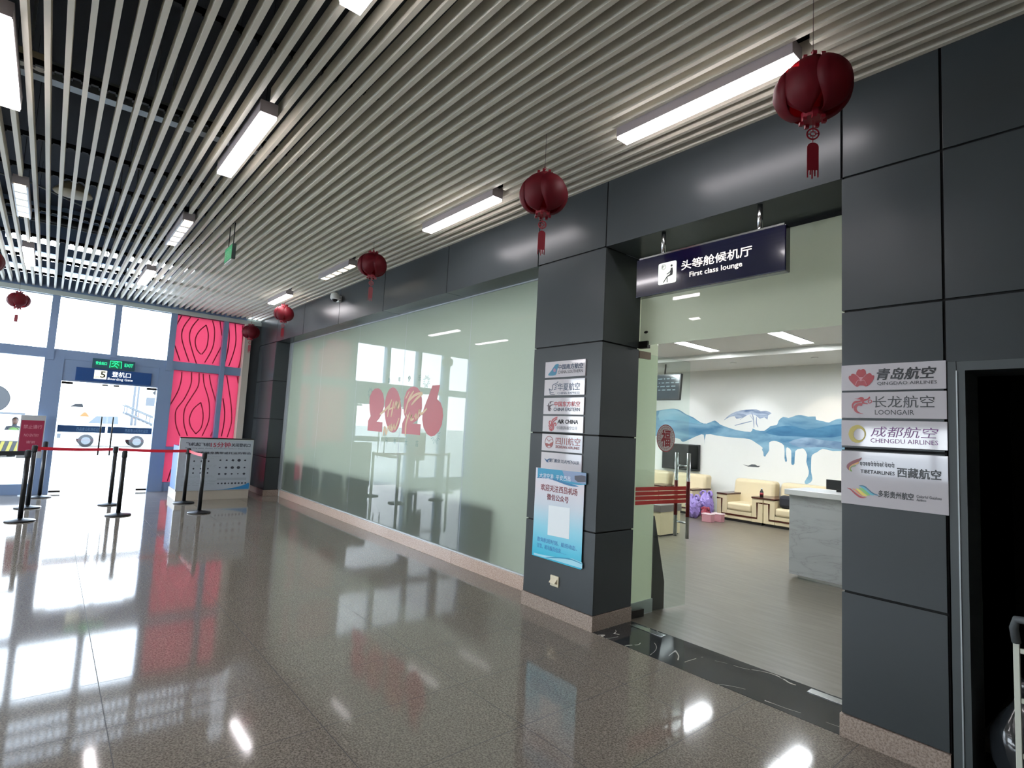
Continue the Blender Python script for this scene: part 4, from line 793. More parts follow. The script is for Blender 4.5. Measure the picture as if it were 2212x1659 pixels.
def gore(bm, az, R, H, half, zoff=0):
    n, k = 16, 6; grid = []
    for j in range(n + 1):
        t_ = PI * j / n; st_ = math.sin(t_); r_ = .045 + (R - .045) * st_ ** .8; z = H / 2 * math.cos(t_) * (1 - .12 * st_)
        row = []
        for i in range(k + 1):
            a_ = az + (2 * i / k - 1) * half * (.25 + .75 * st_ ** .9); bulge = 1 - .10 * (2 * i / k - 1) ** 2 * st_
            row.append(bm.verts.new((r_ * bulge * math.cos(a_), r_ * bulge * math.sin(a_), z)))
        grid.append(row)
    for j in range(n):
        for i in range(k): bm.faces.new((grid[j][i], grid[j][i + 1], grid[j + 1][i + 1], grid[j + 1][i]))
PL = Plane((0, 0, 0), (1, 0, 0), (0, 0, 1), (0, -1, 0))
def make_lantern():
    e = empty('paper_lantern')
    for i in range(5):
        bm = bmesh.new(); gore(bm, i * 2 * PI / 5 + .25, .178 - .012 * (i % 2), .27, .80)
        o = link('petal', bm, M_lan, e, True)
        s_ = o.modifiers.new('thick', 'SOLIDIFY'); s_.thickness = .0015
    for nm, z0, z1 in (('top_cap', .115, .15), ('bottom_cap', -.15, -.115)):
        bm = bmesh.new(); s = 1 if z0 > 0 else -1
        cyl(bm, (0, 0, z0), (0, 0, z1), .052, n=14)
        for i in range(7):
            a_ = i * 2 * PI / 7; zz = z1 if s > 0 else z0
            box(bm, .05 * math.cos(a_) - .009, .05 * math.cos(a_) + .009, .05 * math.sin(a_) - .009, .05 * math.sin(a_) + .009, min(zz, zz + s * .016), max(zz, zz + s * .016))
        link(nm, bm, M_lred, e)
    bm = bmesh.new(); tube(bm, [(0, 0, .15), (0, 0, .18), (.008, 0, .195), (0, 0, .21), (-.008, 0, .195), (0, 0, .182)], .003, 6); link('loop', bm, M_lred, e)
    bm = bmesh.new(); cyl(bm, (0, 0, .20), (0, 0, .47), .0014, n=6); link('cord', bm, mat('cord_grey', '#5a4a44', .6), e)
    # coin charm and tassel hang edge-on to the hall
    bm = bmesh.new(); n = 28
    for (ro, ri) in ((.030, .023),):
        for i in range(n):
            a0, a1 = 2 * PI * i / n, 2 * PI * (i + 1) / n
            slab(bm, PL, [(ro * math.cos(a0), -.222 + ro * math.sin(a0)), (ro * math.cos(a1), -.222 + ro * math.sin(a1)), (ri * math.cos(a1), -.222 + ri * math.sin(a1)), (ri * math.cos(a0), -.222 + ri * math.sin(a0))], -.0015, .0015)
    stroke(bm, PL, [(-.010, -.232), (-.010, -.212), (.010, -.212), (.010, -.232), (-.010, -.232)], .005, -.0015, .0015, sm=False)
    for a, b_ in (((-.012, -.222), (-.026, -.222)), ((.012, -.222), (.026, -.222)), ((0, -.210), (0, -.196)), ((0, -.234), (0, -.248))): stroke(bm, PL, [a, b_], .004, -.0015, .0015, sm=False)
    stroke(bm, PL, [(0, -.150), (0, -.194)], .004, -.001, .001, sm=False); stroke(bm, PL, [(0, -.250), (0, -.269)], .004, -.001, .001, sm=False)
    link('coin_charm', bm, M_lred, e)
    bm = bmesh.new(); w = .026
    slab(bm, PL, [(-w, -.286), (-w * .8, -.274), (-w * .35, -.267), (w * .35, -.267), (w * .8, -.274), (w, -.286), (w, -.404), (-w, -.404)], -.0015, .0015)
    for x, l in ((-w + .003, .035), (-w * .42, .022), (-w * .1, .042), (w * .35, .03), (w - .003, .036)): slab(bm, PL, [(x - .0032, -.404), (x + .0032, -.404), (x + .0032, -.404 - l), (x - .0032, -.404 - l)], -.0015, .0015)
    link('tassel', bm, M_redgloss if False else mat('tassel_red', '#7f0d20', .45), e)
    return e
LP = [((-1.03, -.82, 3.30), 1.0, 1.9, 'largest red paper lantern, hanging nearest, in front of the long ceiling lamp'),
      ((-2.84, -.90, 3.305), 1.02, .25, 'red paper lantern with coin charm hanging before the left grey pillar'),
      ((-6.08, -.68, 3.49), 1.0, .9, 'red paper lantern hanging over the display glass beside the louvred lamp'),
      ((-10.25, -.39, 3.50), 1.0, 2.6, 'red paper lantern below the farthest ceiling lamp, left of the security camera'),
      ((-12.2, -.43, 3.36), 1.0, 4.1, 'dim red paper lantern in the corner by the red window panes'),
      ((-12.45, -4.06, 3.36), .92, 5.0, 'dark lantern silhouetted against the left gate window'),
      ((-8.75, -4.22, 3.24), 1.0, .3, 'dark lantern cut off by the left edge of the picture')]
proto = make_lantern()
for i, (p, s, rz, lb) in enumerate(LP):
    o = proto if i == 0 else copy_tree(proto)
    o.location = p; o.rotation_euler = (0, 0, math.atan2(0 - p[0], 3.5 + p[1]) + .35 * math.sin(rz)); o.scale = (s, s, s)
    tag(o, lb, 'lantern', 'red lanterns hung from the slatted ceiling')
    for c_ in o.children:
        if c_.name.startswith('cord'):
            c_.scale = (1, 1, 1)
            if c_ is not None and i: c_.data = c_.data.copy()
            top = (3.78 - p[2]) / s
            for v_ in c_.data.vertices:
                if v_.co.z > .3: v_.co.z = top
# ================================================================== CAMERA, HANGING EXIT SIGN
e = empty('security_camera'); tag(e, 'white dome security camera on the grey fascia over the display glass', 'camera')
bm = bmesh.new(); lathe(bm, [(.03, .075), (.062, .055), (.072, .02), (.072, -.02), (.06, -.035)], 24, (-8.52, -.15, 3.58)); link('housing', bm, M_white, e, True)
bm = bmesh.new(); ball(bm, (-8.52, -.15, 3.555), .05); link('lens_dome', bm, M_blackgloss, e, True)
bm = boxes((-8.70, -8.60, -.05, 0, 3.545, 3.645), (-8.62, -8.50, -.12, -.04, 3.56, 3.59)); link('bracket', bm, M_white, e, bevel=.004); settle(e)
e = empty('exit_sign'); tag(e, 'green double sided exit sign hanging on two rods below the ceiling slats', 'exit sign')
link('box', boxes((-7.06, -6.72, -2.085, -2.045, 3.36, 3.54)), mat('exit_box_grey', '#4a5a58', .4), e, bevel=.003)
PX = Plane((0, -2.085, 0), (1, 0, 0), (0, 0, 1), (0, -1, 0))
bm = bmesh.new(); slab(bm, PX, [(-7.05, 3.37), (-6.73, 3.37), (-6.73, 3.53), (-7.05, 3.53)], .001, .002); link('face', bm, mat('exit_face', '#2f8a58', .3, emit='#2fa068', strength=.25), e)
text('EXIT', PX, -6.93, -6.76, 3.42, 3.48, mat('exit_pale', '#a6dcb8', .4), e, d=.003); text('安', PX, -7.03, -6.96, 3.41, 3.49, mat('exit_pale', '#a6dcb8', .4), e, d=.003)
link('light_strip', boxes((-7.05, -6.73, -2.083, -2.047, 3.35, 3.36)), M_white, e)
for x in (-7.0, -6.78): bm = bmesh.new(); cyl(bm, (x, -2.065, 3.54), (x, -2.065, 3.80), .005, n=8); link('rod', bm, M_rail, e)
settle(e)
# ================================================================== QUEUE BARRIERS
def make_post():
    e = empty('queue_post')
    bm = bmesh.new(); lathe(bm, [(.165, 0), (.168, .012), (.160, .02), (.05, .035), (.034, .045)], 36); link('base', bm, M_black, e, True)
    bm = bmesh.new(); cyl(bm, (0, 0, .03), (0, 0, .93), .03, n=24); link('pole', bm, M_black, e, True)
    bm = bmesh.new(); lathe(bm, [(.033, 0), (.036, .01), (.036, .085), (.03, .1), (.008, .105)], 24, (0, 0, .87)); link('belt_head', bm, M_rubber, e, True)
    return e
PO = [((-10.14, -3.65), 'black queue post standing farthest left and nearest the camera'), ((-11.43, -3.60), 'black queue post just behind the leftmost one, starting the red belt'),
      ((-12.70, -3.47), 'black queue post close to the left jamb of the gate doors'), ((-11.45, -2.56), 'black queue post in the doorway light, holding the middle of the red belt'),
      ((-10.25, -2.54), 'black queue post in front of the gate doors without a belt'), ((-11.29, -1.50), 'black queue post at the corner of the red belt, before the information board'),
      ((-10.09, -1.48), 'black queue post ending the short pink lit belt'), ((-10.1, -4.8), 'black queue post left of the picture, holding the dark belt')]
pr = make_post()
for i, ((x, y), lb) in enumerate(PO):
    o = pr if i == 0 else copy_tree(pr); o.location = (x, y, 0); o.rotation_euler = (0, 0, 0); tag(o, lb, 'queue post', 'queue posts before the boarding gate')
def belt(a, b_, m, lb, z=.925, sag=.012, h=.024):
    bm = bmesh.new(); n = 10; prev = None; a = Vector((a[0], a[1], z)); b_ = Vector((b_[0], b_[1], z)); d = (b_ - a).normalized(); nrm = Vector((-d.y, d.x, 0)) * .0012
    a = a + d * .037; b_ = b_ - d * .037
    for i in range(n + 1):
        t_ = i / n; p = a.lerp(b_, t_); p.z -= sag * 4 * t_ * (1 - t_)
        row = [bm.verts.new(p + nrm * s + Vector((0, 0, q))) for s, q in ((1, -h), (1, h), (-1, h), (-1, -h))]
        if prev:
            for k_ in range(4): bm.faces.new((prev[k_], prev[(k_ + 1) % 4], row[(k_ + 1) % 4], row[k_]))
        prev = row
    settle(tag(link('queue_belt', bm, m), lb, 'belt', 'belts between the queue posts'))
M_belt = mat('belt_red', '#c4132c', .5)
belt(PO[1][0], PO[3][0], M_belt, 'red retractable belt across the left half of the gate doorway')
belt(PO[3][0], PO[5][0], M_belt, 'red retractable belt across the right half of the doorway to the information board')
belt(PO[5][0], PO[6][0], M_belt, 'short red belt turning towards the camera before the information board')
belt(PO[0][0], PO[7][0], mat('belt_black', '#22262c', .5), 'broad black belt at the left edge of the picture', z=.93, h=.03)
# notice stand
e = empty('notice_stand', (-12.98, -3.68, 0)); tag(e, 'grey framed dark red notice board on a stand left of the gate doors', 'notice board')
link('frame', boxes((-.01, .01, -.17, .17, .66, 1.42)), M_alu, e, bevel=.003)
PN = Plane((.0105, 0, 0), (0, 1, 0), (0, 0, 1), (1, 0, 0))
bm = bmesh.new(); slab(bm, PN, [(-.155, .78), (.155, .78), (.155, 1.33), (-.155, 1.33)], 0, .001); sh = link('red_sheet', bm, mat('notice_red', '#8c2440', .4), e)
mn = mat('notice_text', '#c58a94', .5)
text('禁止通行', PN, -.12, .13, 1.18, 1.25, mn, sh, d=.0015); text('NO ENTRY', PN, -.1, .1, 1.04, 1.09, mn, sh, d=.0015); text('谢谢', PN, -.06, .06, .92, .97, mn, sh, d=.0015)
bm = bmesh.new(); cyl(bm, (0, 0, .02), (0, 0, .68), .012); link('pole', bm, M_alu, e); bm = bmesh.new(); lathe(bm, [(.09, 0), (.09, .01), (.02, .025)]); link('base', bm, M_alu, e)
# information counter
e = empty('information_counter', (-12.0, -.97, 0)); tag(e, 'blue sided boarding counter faced with a white information poster', 'counter')
link('body', boxes((-12.4, -11.65, -1.57, -.36, .18, .98)), mat('counter_blue', '#3a68a8', .4), e); link('plinth', boxes((-12.42, -11.62, -1.585, -.345, 0, .18)), mat('counter_base', '#b3aa9e', .4), e)
link('front_board', boxes((-11.65, -11.61, -1.60, -.33, .17, 1.155)), M_alu, e, bevel=.002)
PB = Plane((-11.61, 0, 0), (0, 1, 0), (0, 0, 1), (1, 0, 0))
bm = bmesh.new(); slab(bm, PB, [(-1.58, .18), (-.35, .18), (-.35, 1.12), (-1.58, 1.12)], .001, .002); ps = link('poster_sheet', bm, mat('poster_paper', '#a8b0bb', .5), e)
link('top_edge', boxes((-11.655, -11.605, -1.60, -.33, 1.14, 1.16)), M_steel_d, e)
md = mat('poster_grey', '#2f323e', .5); mlr = mat('poster_rose', '#9c3a4c', .5); mpl = mat('poster_light', '#9aa1ab', .5)
text('飞机起飞前', PB, -1.50, -1.10, 1.00, 1.065, md, ps, d=.0025, bold=.02); text('15分钟', PB, -1.09, -.745, .985, 1.08, mlr, ps, d=.0025, bold=.02); text('关闭登机口', PB, -.73, -.39, 1.00, 1.065, md, ps, d=.0025, bold=.02)
text('Boarding gate closes 15 minutes before departure', PB, -1.5, -.4, .95, .972, md, ps, d=.0025); text('禁止旅客随身携带或托运的物品', PB, -1.50, -.37, .855, .90, md, ps, d=.0025, bold=.015)
bm = bmesh.new(); rnd = random.Random(5)
for z in (.80, .775, .64, .61, .44, .42, .35, .33, .30, .27): 
    y = -1.52
    while y < -1.0:
        w = rnd.uniform(.04, .16); slab(bm, PB, [(y, z), (y + w, z), (y + w, z + .008), (y, z + .008)], .0022, .003); y += w + .03
for (y, z, w, h) in ((-.93, .36, .52, .045),): slab(bm, PB, [(y, z), (y + w, z), (y + w, z + h), (y, z + h)], .0022, .003)
link('lines', bm, mpl, ps)
bm = bmesh.new()
for row, z in enumerate((.74, .60, .48, .30)):
    for k_ in range(9 if row == 3 else 5):
        y = -.9 + k_ * (.06 if row == 3 else .11); r_ = rnd.uniform(.014, .03 if row < 3 else .02); n_ = rnd.choice((4, 5, 6, 8)); a0 = rnd.random()
        slab(bm, PB, [(y + r_ * 1.2 * math.cos(a0 + 2 * PI * q / n_), z + r_ * math.sin(a0 + 2 * PI * q / n_)) for q in range(n_)], .0022, .003)
for row, z in enumerate((.72, .58, .5)):
    for k_ in range(4):
        y = -1.46 + k_ * .12; r_ = .016; slab(bm, PB, [(y + r_ * math.cos(2 * PI * q / 6), z + r_ * math.sin(2 * PI * q / 6)) for q in range(6)], .0022, .003)
link('icons', bm, md, ps)
bm = bmesh.new(); slab(bm, PB, smooth_loop([(-1.0, .183), (-.8, .19), (-.6, .22), (-.45, .26), (-.352, .30), (-.352, .185)], False, 3), .003, .004); link('swoosh', bm, mat('swoosh_blue', '#2d7fb8', .4), ps)
for o in e.children_recursive:
    o.data.transform(Matrix.Translation(-e.location))
# ================================================================== HAND TRUCK AND BAG BY THE DARK DOORWAY
e = empty('hand_truck'); tag(e, 'white framed hand truck with grey loop handle at the right edge by the dark doorway', 'trolley')
bm = boxes((-.425, -.405, -.31, -.285, .03, .81)); box(bm, -.05, -.03, -.31, -.285, .03, .81)
for z in (.12, .34, .56, .76): box(bm, -.405, -.05, -.305, -.29, z, z + .02)
link('frame', bm, mat('truck_white', '#cfd3c6', .4), e, bevel=.002)
bm = bmesh.new(); tube(bm, [(-.415, -.298, .80), (-.42, -.31, .86), (-.41, -.325, .90), (-.36, -.33, .905), (-.10, -.33, .905), (-.05, -.325, .90), (-.04, -.31, .86), (-.04, -.298, .80)], .016); link('handle', bm, mat('handle_grey', '#4d5255', .6), e, True)
link('toe_plate', boxes((-.42, -.04, -.31, -.05, .02, .03)), M_zinc, e)
for x in (-.43, -.03): bm = bmesh.new(); cyl(bm, (x - .012, -.34, .07), (x + .012, -.34, .07), .07); link('wheel', bm, M_rubber, e, True)
settle(e)
e = empty('rubbish_bag'); tag(e, 'dark translucent plastic bag standing in the doorway behind the hand truck', 'bag')
bm = bmesh.new(); ball(bm, (-.44, .12, .24), .13, .12, .24, 28, 20)
for v_ in bm.verts:
    h = max(0, v_.co.z - .28) / .2; f_ = 1 - .55 * min(1, h)
    v_.co.x = -.44 + (v_.co.x + .44) * f_; v_.co.y = .12 + (v_.co.y - .12) * f_
    a_ = math.atan2(v_.co.y - .12, v_.co.x + .44); q = 1 + .07 * math.sin(5 * a_ + v_.co.z * 20) + .04 * math.sin(11 * a_ - v_.co.z * 33)
    v_.co.x = -.44 + (v_.co.x + .44) * q; v_.co.y = .12 + (v_.co.y - .12) * q; v_.co.z = max(.001, v_.co.z)
link('bag', bm, mat('bag_dark', '#24282b', .15, coat=.5), e, True)
bm = bmesh.new(); tube(bm, [(-.44, .12, .46), (-.45, .11, .5), (-.43, .1, .53)], [.03, .018, .03]); link('knot', bm, mat('bag_dark', '#24282b', .15, coat=.5), e, True)
settle(e)
# ================================================================== LOUNGE ROOM
struct(obox('wall_back', (-12, 2, 8.25, 8.4, 0, 3.6), M_wall))
struct(obox('wall_left_lounge', (-12.1, -12, .5, 8.4, 0, 3.6), M_wall)); struct(obox('wall_right_lounge', (2, 2.1, 2.0, 8.4, 0, 3.6), M_wall))
struct(link('wall_inner_front', boxes((-.69, 2.1, 2.0, 2.1, 0, 3.6), (-1.17, -.72, .5, .6, 0, 3.6), (-.8, -.70, .6, 2.1, 0, 3.6), (-3.83, -3.08, .5, .53, 0, 3.6), (-12, -1.1, .45, .53, 3.2, 3.6), (-12.1, -11.7, .3, .5, 0, 3.6)), M_wall))
LP_ = [(-5.64, -5.43, 5.06, 6.27), (-3.945, -3.72, 5.06, 6.27), (-7.5, -7.28, 5.06, 6.27), (-9.4, -9.18, 5.06, 6.27), (-11, -10.8, 5.06, 6.27), (-2.1, -1.88, 5.06, 6.27), (-.3, -.08, 5.06, 6.27),
       (-5.64, -5.43, 1.6, 2.8), (-3.945, -3.72, 1.6, 2.8), (-7.5, -7.28, 1.6, 2.8), (-9.4, -9.18, 1.6, 2.8), (-11, -10.8, 1.6, 2.8)]  # all but the first two panels are unseen, added to backlight the glass
struct(link('ceiling', boxes((-12, 2, .5, 6.585, 3.345, 3.6), (-12, 2, 6.585, 8.25, 3.24, 3.6)), M_wall))
struct(obox('trim_4', (-12, 2, 6.57, 6.585, 3.235, 3.30), M_white))
for i, (x0, x1, y0, y1) in enumerate(LP_):
    e = empty('panel_lamp', ((x0 + x1) / 2, (y0 + y1) / 2, 3.33)); w = (x1 - x0) / 2; l = (y1 - y0) / 2
    link('frame', boxes((-w - .01, -w, -l, l, 0, .015), (w, w + .01, -l, l, 0, .015), (-w, w, -l - .01, -l, 0, .015), (-w, w, l, l + .01, 0, .015)), M_white, e)
    link('diffuser', boxes((-w, w, -l, l, .006, .014)), M_lounge_lamp, e)
    lb = {0: 'narrow bright ceiling panel in the lounge, left of the two seen under the frosted transom', 1: 'narrow bright ceiling panel in the lounge, right of the two seen under the frosted transom'}.get(i, 'unseen lounge ceiling panel added for backlight, %s row, %s' % ('back' if y0 > 3 else 'front', ('', '', 'third from right', 'fourth from right', 'leftmost', 'second from right end', 'rightmost', 'third from left', 'fourth from left', 'second from left', 'next to leftmost', 'leftmost')[i]))
    tag(e, lb, 'ceiling lamp', None if i < 2 else 'unseen lounge ceiling panels added for light')
for i, (x, lb) in enumerate(((-7.30, 'leftmost small round downlight over the mural wall, beside the hanging screen rod'), (-5.67, 'small round downlight in the middle over the tree of the mural'), (-4.09, 'small warm downlight at the right over the blue mural hills'), (-9.2, 'small round downlight hidden left of the lounge door'), (-2.5, 'small round downlight hidden behind the right pillar'))):
    e = empty('downlight', (x, 7.26, 3.225)); tag(e, lb, 'downlight', 'downlights along the mural wall')
    bm = bmesh.new(); lathe(bm, [(.045, .0), (.06, .0), (.062, .012), (.05, .014)], 24); link('ring', bm, M_white, e, True)
    bm = bmesh.new(); cyl(bm, (0, 0, .002), (0, 0, .006), .044); link('lens', bm, M_spot, e)
    sd = bpy.data.lights.new('downlight_beam', 'SPOT'); so = bpy.data.objects.new('downlight_beam', sd); C.objects.link(so); so.parent = e
    so.location = (0, 0, -.005); so.rotation_euler = (math.radians(24), 0, 0); sd.energy = 40; sd.spot_size = math.radians(78); sd.spot_blend = .6; sd.shadow_soft_size = .04; sd.color = (1, .86, .74) if i in (2, 4) else (.92, .96, 1)
# mural
def wc(name, lo, hi, sc, al=None):
    m = mat(name, lo, .8); nt = m.node_tree; b = nt.nodes['Principled BSDF']
    t = N(nt, 'ShaderNodeTexCoord'); mp = N(nt, 'ShaderNodeMapping'); mp.inputs['Scale'].default_value = (.7, 1, 2.6)
    n = N(nt, 'ShaderNodeTexNoise'); n.inputs['Scale'].default_value = sc; n.inputs['Detail'].default_value = 7; n.inputs['Distortion'].default_value = .8
    nt.links.new(t.outputs['Object'], mp.inputs[0]); nt.links.new(mp.outputs[0], n.inputs['Vector'])
    nt.links.new(ramp(nt, n.outputs[0], [(.3, lo), (.7, hi)]), b.inputs['Base Color']); return m
mu = empty('wall_mural'); tag(mu, 'blue watercolour mural of hills, tree and drips painted on the lounge wall', 'mural')
def paint(nm, part, m, d):
    bm = bmesh.new(); slab(bm, PM, smooth_loop(TR[nm], True, 2), d, d + .0006); return link(part, bm, m, mu)
paint('wave', 'hill_wash', wc('wash_blue', '#376f92', '#86adc2', 1.5), .001)
paint('wave_hi', 'pale_hill', wc('wash_pale', '#6a9fb8', '#93b6c6', 1.2), .0018); paint('wave_dk', 'dark_hill', wc('wash_dark', '#285c82', '#4b83a5', 1.8), .0019); paint('wave_gr', 'grey_wash', wc('wash_grey', '#4f6f8f', '#93adc4', 2.2), .0026)
paint('canopy', 'tree_crown', wc('wash_tree', '#5d7396', '#b4bfcf', 5), .0012)
bm = bmesh.new()
for i in range(5): stroke(bm, PM, TR['trunk%d' % i], .022 if i < 3 else .016, .0019, .0025, taper=True)
link('tree_trunk', bm, mat('wash_trunk', '#8a97ac', .8), mu)
bm = bmesh.new(); slab(bm, PM, TR['boat'], .001, .002); link('boat', bm, mat('ink_soft', '#4a4f52', .8), mu); settle(mu)
# armchairs
M_lea = mat('cream_leather', '#c9ba98', .42, bump=(9, .25, .01)); M_wood = mat('dark_wood', '#4a2018', .22, noise=(14, '#34140f', 4)); M_plin = mat('dark_plinth', '#14100e', .6)
def make_chair():
    e = empty('lounge_armchair'); w = .478; pl = Plane((0, 0, 0), (1, 0, 0), (0, 0, 1), (0, -1, 0))
    link('plinth', boxes((-w + .03, w - .03, .03, .84, 0, .05)), M_plin, e)
    link('seat_base', boxes((-w + .22, w - .22, 0.004, .8, .05, .22)), M_lea, e, bevel=.01)
    o = link('seat_cushion', boxes((-w + .225, w - .225, -.02, .66, .22, .375)), M_lea, e, bevel=.045); o.modifiers['bevel'].segments = 5
    for s in (-1, 1):
        a0, a1 = sorted((s * w, s * (w - .22))); o = link('arm', boxes((a0, a1, 0, .84, .05, .51)), M_lea, e, bevel=.008)
        link('arm_top', boxes((a0 - .002, a1 + .006, -.015, .74, .51, .54)), M_wood, e, bevel=.006)
    bm = bmesh.new(); v = box(bm, -.43, .43, .58, .86, .30, .83)
    for q in v:
        if q.co.z > .6: q.co.y += .05
        if q.co.z < .6 and q.co.y < .7: q.co.y -= .05
    o = link('backrest', bm, M_lea, e, bevel=.07); o.modifiers['bevel'].segments = 6
    bm = bmesh.new(); stroke(bm, pl, [(-w, .43), (-w + .11, .43), (-w + .11, .13), (w - .11, .13), (w - .11, .43), (w, .43)], .034, -.001, .006, sm=False); link('wood_inlay', bm, M_wood, e)
    return e
CH = [((-5.51, 7.28), 'cream armchair with wood trimmed arms, in full view below the mural'), ((-4.54, 7.28), 'cream armchair half hidden by the marble counter, left of the monitor'), ((-3.57, 7.28), 'cream armchair whose back alone shows over the marble counter'),
      ((-6.97, 7.17), 'cream armchair under the wall television, beside the purple bags'), ((-7.94, 7.17), 'cream armchair behind the glass door handles, left of the one under the television')]
ch0 = make_chair()
for i, ((x, y), lb) in enumerate(CH):
    o = ch0 if i == 0 else copy_tree(ch0); o.location = (x, y, 0); tag(o, lb, 'armchair', 'cream lounge armchairs along the mural wall')
# sofas whose backs stand against the frosted display glass
M_sofa = mat('sofa_back_green', '#4c5a48', .6)
for i in range(7):
    x = -11.15 + i * 1.0
    if i == 0:
        s0 = empty('waiting_chair'); bm = bmesh.new(); v = box(bm, -.46, .46, -.2, 0, .25, .80); o = link('backrest', bm, M_sofa, s0, bevel=.07); o.modifiers['bevel'].segments = 5
        link('seat', boxes((-.44, .44, .12, .75, .2, .42)), M_sofa, s0, bevel=.03)
        for s in (-1, 1): link('armrest', boxes((min(s * .36, s * .48), max(s * .36, s * .48), .05, .75, .1, .58)), M_sofa, s0, bevel=.02)
        for sx_ in (-1, 1):
            for y_ in (.1, .68): link('leg', boxes((sx_ * .4 - .02, sx_ * .4 + .02, y_ - .02, y_ + .02, 0, .2)), M_plin, s0)
    o = s0 if i == 0 else copy_tree(s0); o.location = (x, .53, 0)
    tag(o, 'dark rounded chair back shadowed through the frosted display glass, %s' % ('leftmost', 'second from left', 'third from left', 'middle one', 'third from right', 'second from right', 'rightmost')[i], 'chair', 'chairs backed against the frosted display glass')
# reception counter
m = mat('marble_grey', '#c2c4c4', .2); nt = m.node_tree; b = nt.nodes['Principled BSDF']; t = N(nt, 'ShaderNodeTexCoord'); n0 = N(nt, 'ShaderNodeTexNoise'); n0.inputs['Scale'].default_value = 2.4; n0.inputs['Detail'].default_value = 6; n0.inputs['Distortion'].default_value = .6
mp = N(nt, 'ShaderNodeMapping'); mp.inputs['Rotation'].default_value = (0, .7, 0); mp.inputs['Scale'].default_value = (.6, 1, 2.2); nt.links.new(t.outputs['Object'], mp.inputs[0]); nt.links.new(mp.outputs[0], n0.inputs['Vector'])
v = math_n(nt, 'ABSOLUTE', math_n(nt, 'SUBTRACT', n0.outputs[0], .5)); nt.links.new(ramp(nt, v, [(0, '#999a9a'), (.006, '#a5a8a9'), (.06, '#abaeaf')]), b.inputs['Base Color'])
e = empty('reception_counter'); tag(e, 'pale grey marble reception counter standing inside the lounge entrance', 'counter')
link('front', boxes((-2.94, .3, 3.5, 4.1, .045, .985)), m, e); link('worktop', boxes((-2.985, .35, 3.46, 4.14, .985, 1.05)), mat('worktop_pale', '#d3d4d2', .25), e, bevel=.004); link('toe_kick', boxes((-2.86, .25, 3.55, 4.05, 0, .045)), M_steel, e); settle(e)
e = empty('monitor'); tag(e, 'small dark monitor seen from behind on the marble counter', 'monitor')
bm = bmesh.new(); v = box(bm, -2.665, -2.30, 3.88, 3.91, 1.07, 1.19); link('screen', bm, M_black, e, bevel=.004); link('stand', boxes((-2.54, -2.44, 3.85, 3.95, 1.05, 1.08)), M_black, e); settle(e)
# televisions
e = empty('wall_television'); tag(e, 'black flat television on the mural wall above the armchairs', 'television')
link('casing', boxes((-7.96, -6.95, 8.17, 8.235, .875, 1.49)), M_black, e, bevel=.012); link('screen', boxes((-7.93, -6.98, 8.166, 8.17, .92, 1.46)), M_blackgloss, e); settle(e)
e = empty('hanging_screen', (-7.05, 6.75, 2.72)); tag(e, 'black flight information screen hanging from the lounge ceiling on a rod', 'screen')
link('casing', boxes((-.47, .47, 0, .07, -.29, .29)), M_black, e, bevel=.01); sc_ = link('screen', boxes((-.44, .44, -.004, 0, -.26, .26)), mat('screen_dim', '#2a3138', .15), e)
PQ = Plane((0, -.004, 0), (1, 0, 0), (0, 0, 1), (0, -1, 0)); bm = bmesh.new(); rnd = random.Random(9)
for z in (.17, .08, .0, -.08): 
    x = -.4
    while x < .36: w = rnd.uniform(.03, .12); slab(bm, PQ, [(x, z), (x + w, z), (x + w, z + .022), (x, z + .022)], .001, .002); x += w + .04
link('rows', bm, mat('screen_rows', '#5c6f74', .4), sc_); bm = bmesh.new(); cyl(bm, (0.03, .04, .28), (0.03, .04, .52), .018); link('rod', bm, M_steel_d, e, True); e.rotation_euler = (math.radians(-6), 0, 0)
# low table, bags, boxes, bottle, backpack
e = empty('tea_table'); tag(e, 'low cream tea table with dark top behind the glass door handles', 'table')
link('body', boxes((-6.5, -5.28, 4.25, 4.82, 0.02, .39)), M_lea, e, bevel=.006); link('top', boxes((-6.52, -5.27, 4.23, 4.84, .39, .50)), mat('stone_dark', '#6a625e', .3), e, bevel=.004); link('plinth', boxes((-6.48, -5.3, 4.27, 4.8, 0, .02)), M_plin, e); settle(e)
M_purple = mat('bag_purple', '#8a76b4', .35)
def sack(c, rx, ry, h, seed, label, m=M_purple):
    r_ = random.Random(seed); e = empty('plastic_bag', (c[0], c[1], 0)); bm = bmesh.new(); ball(bm, (0, 0, h / 2), rx, ry, h / 2, 30, 22); ph = r_.random() * 6
    for v_ in bm.verts:
        a_ = math.atan2(v_.co.y, v_.co.x); k_ = v_.co.z / h; q = 1 + .06 * math.sin(4 * a_ + ph + 6 * k_) + .05 * math.sin(9 * a_ - 8 * k_); 
        if k_ < .5: q *= 1 + .35 * (1 - abs(k_ - .12) * 2) * (.5 - k_) 
        v_.co.x *= q; v_.co.y *= q; v_.co.z = max(.002, v_.co.z + .02 * math.sin(7 * a_ + ph)); j = r_.uniform(.93, 1.07); v_.co.x *= j; v_.co.y *= j
    link('sack', bm, m, e, False)
    for s in (-1, 1):
        bm = bmesh.new(); tube(bm, [(s * rx * .15, 0, h * .95), (s * rx * .3, .02, h * 1.06), (s * rx * .62, .01, h * 1.08), (s * rx * .85, -.02, h * .98), (s * rx * .7, 0, h * .82)], [.012, .03, .022, .03, .015]); link('handle', bm, m, e, True)
    tag(e, label, 'bag', 'purple plastic bags by the armchairs')
sack((-6.26, 6.84), .16, .14, .43, 1, 'large purple plastic bag on the lounge floor, nearest the door handles'); sack((-6.17, 7.19), .15, .14, .50, 2, 'purple plastic bag standing behind, closer to the armchair in full view')
sack((-5.99, 6.86), .09, .08, .22, 4, 'small dark red bag lying on the floor against the purple bags', mat('bag_red', '#8c2a3c', .4))
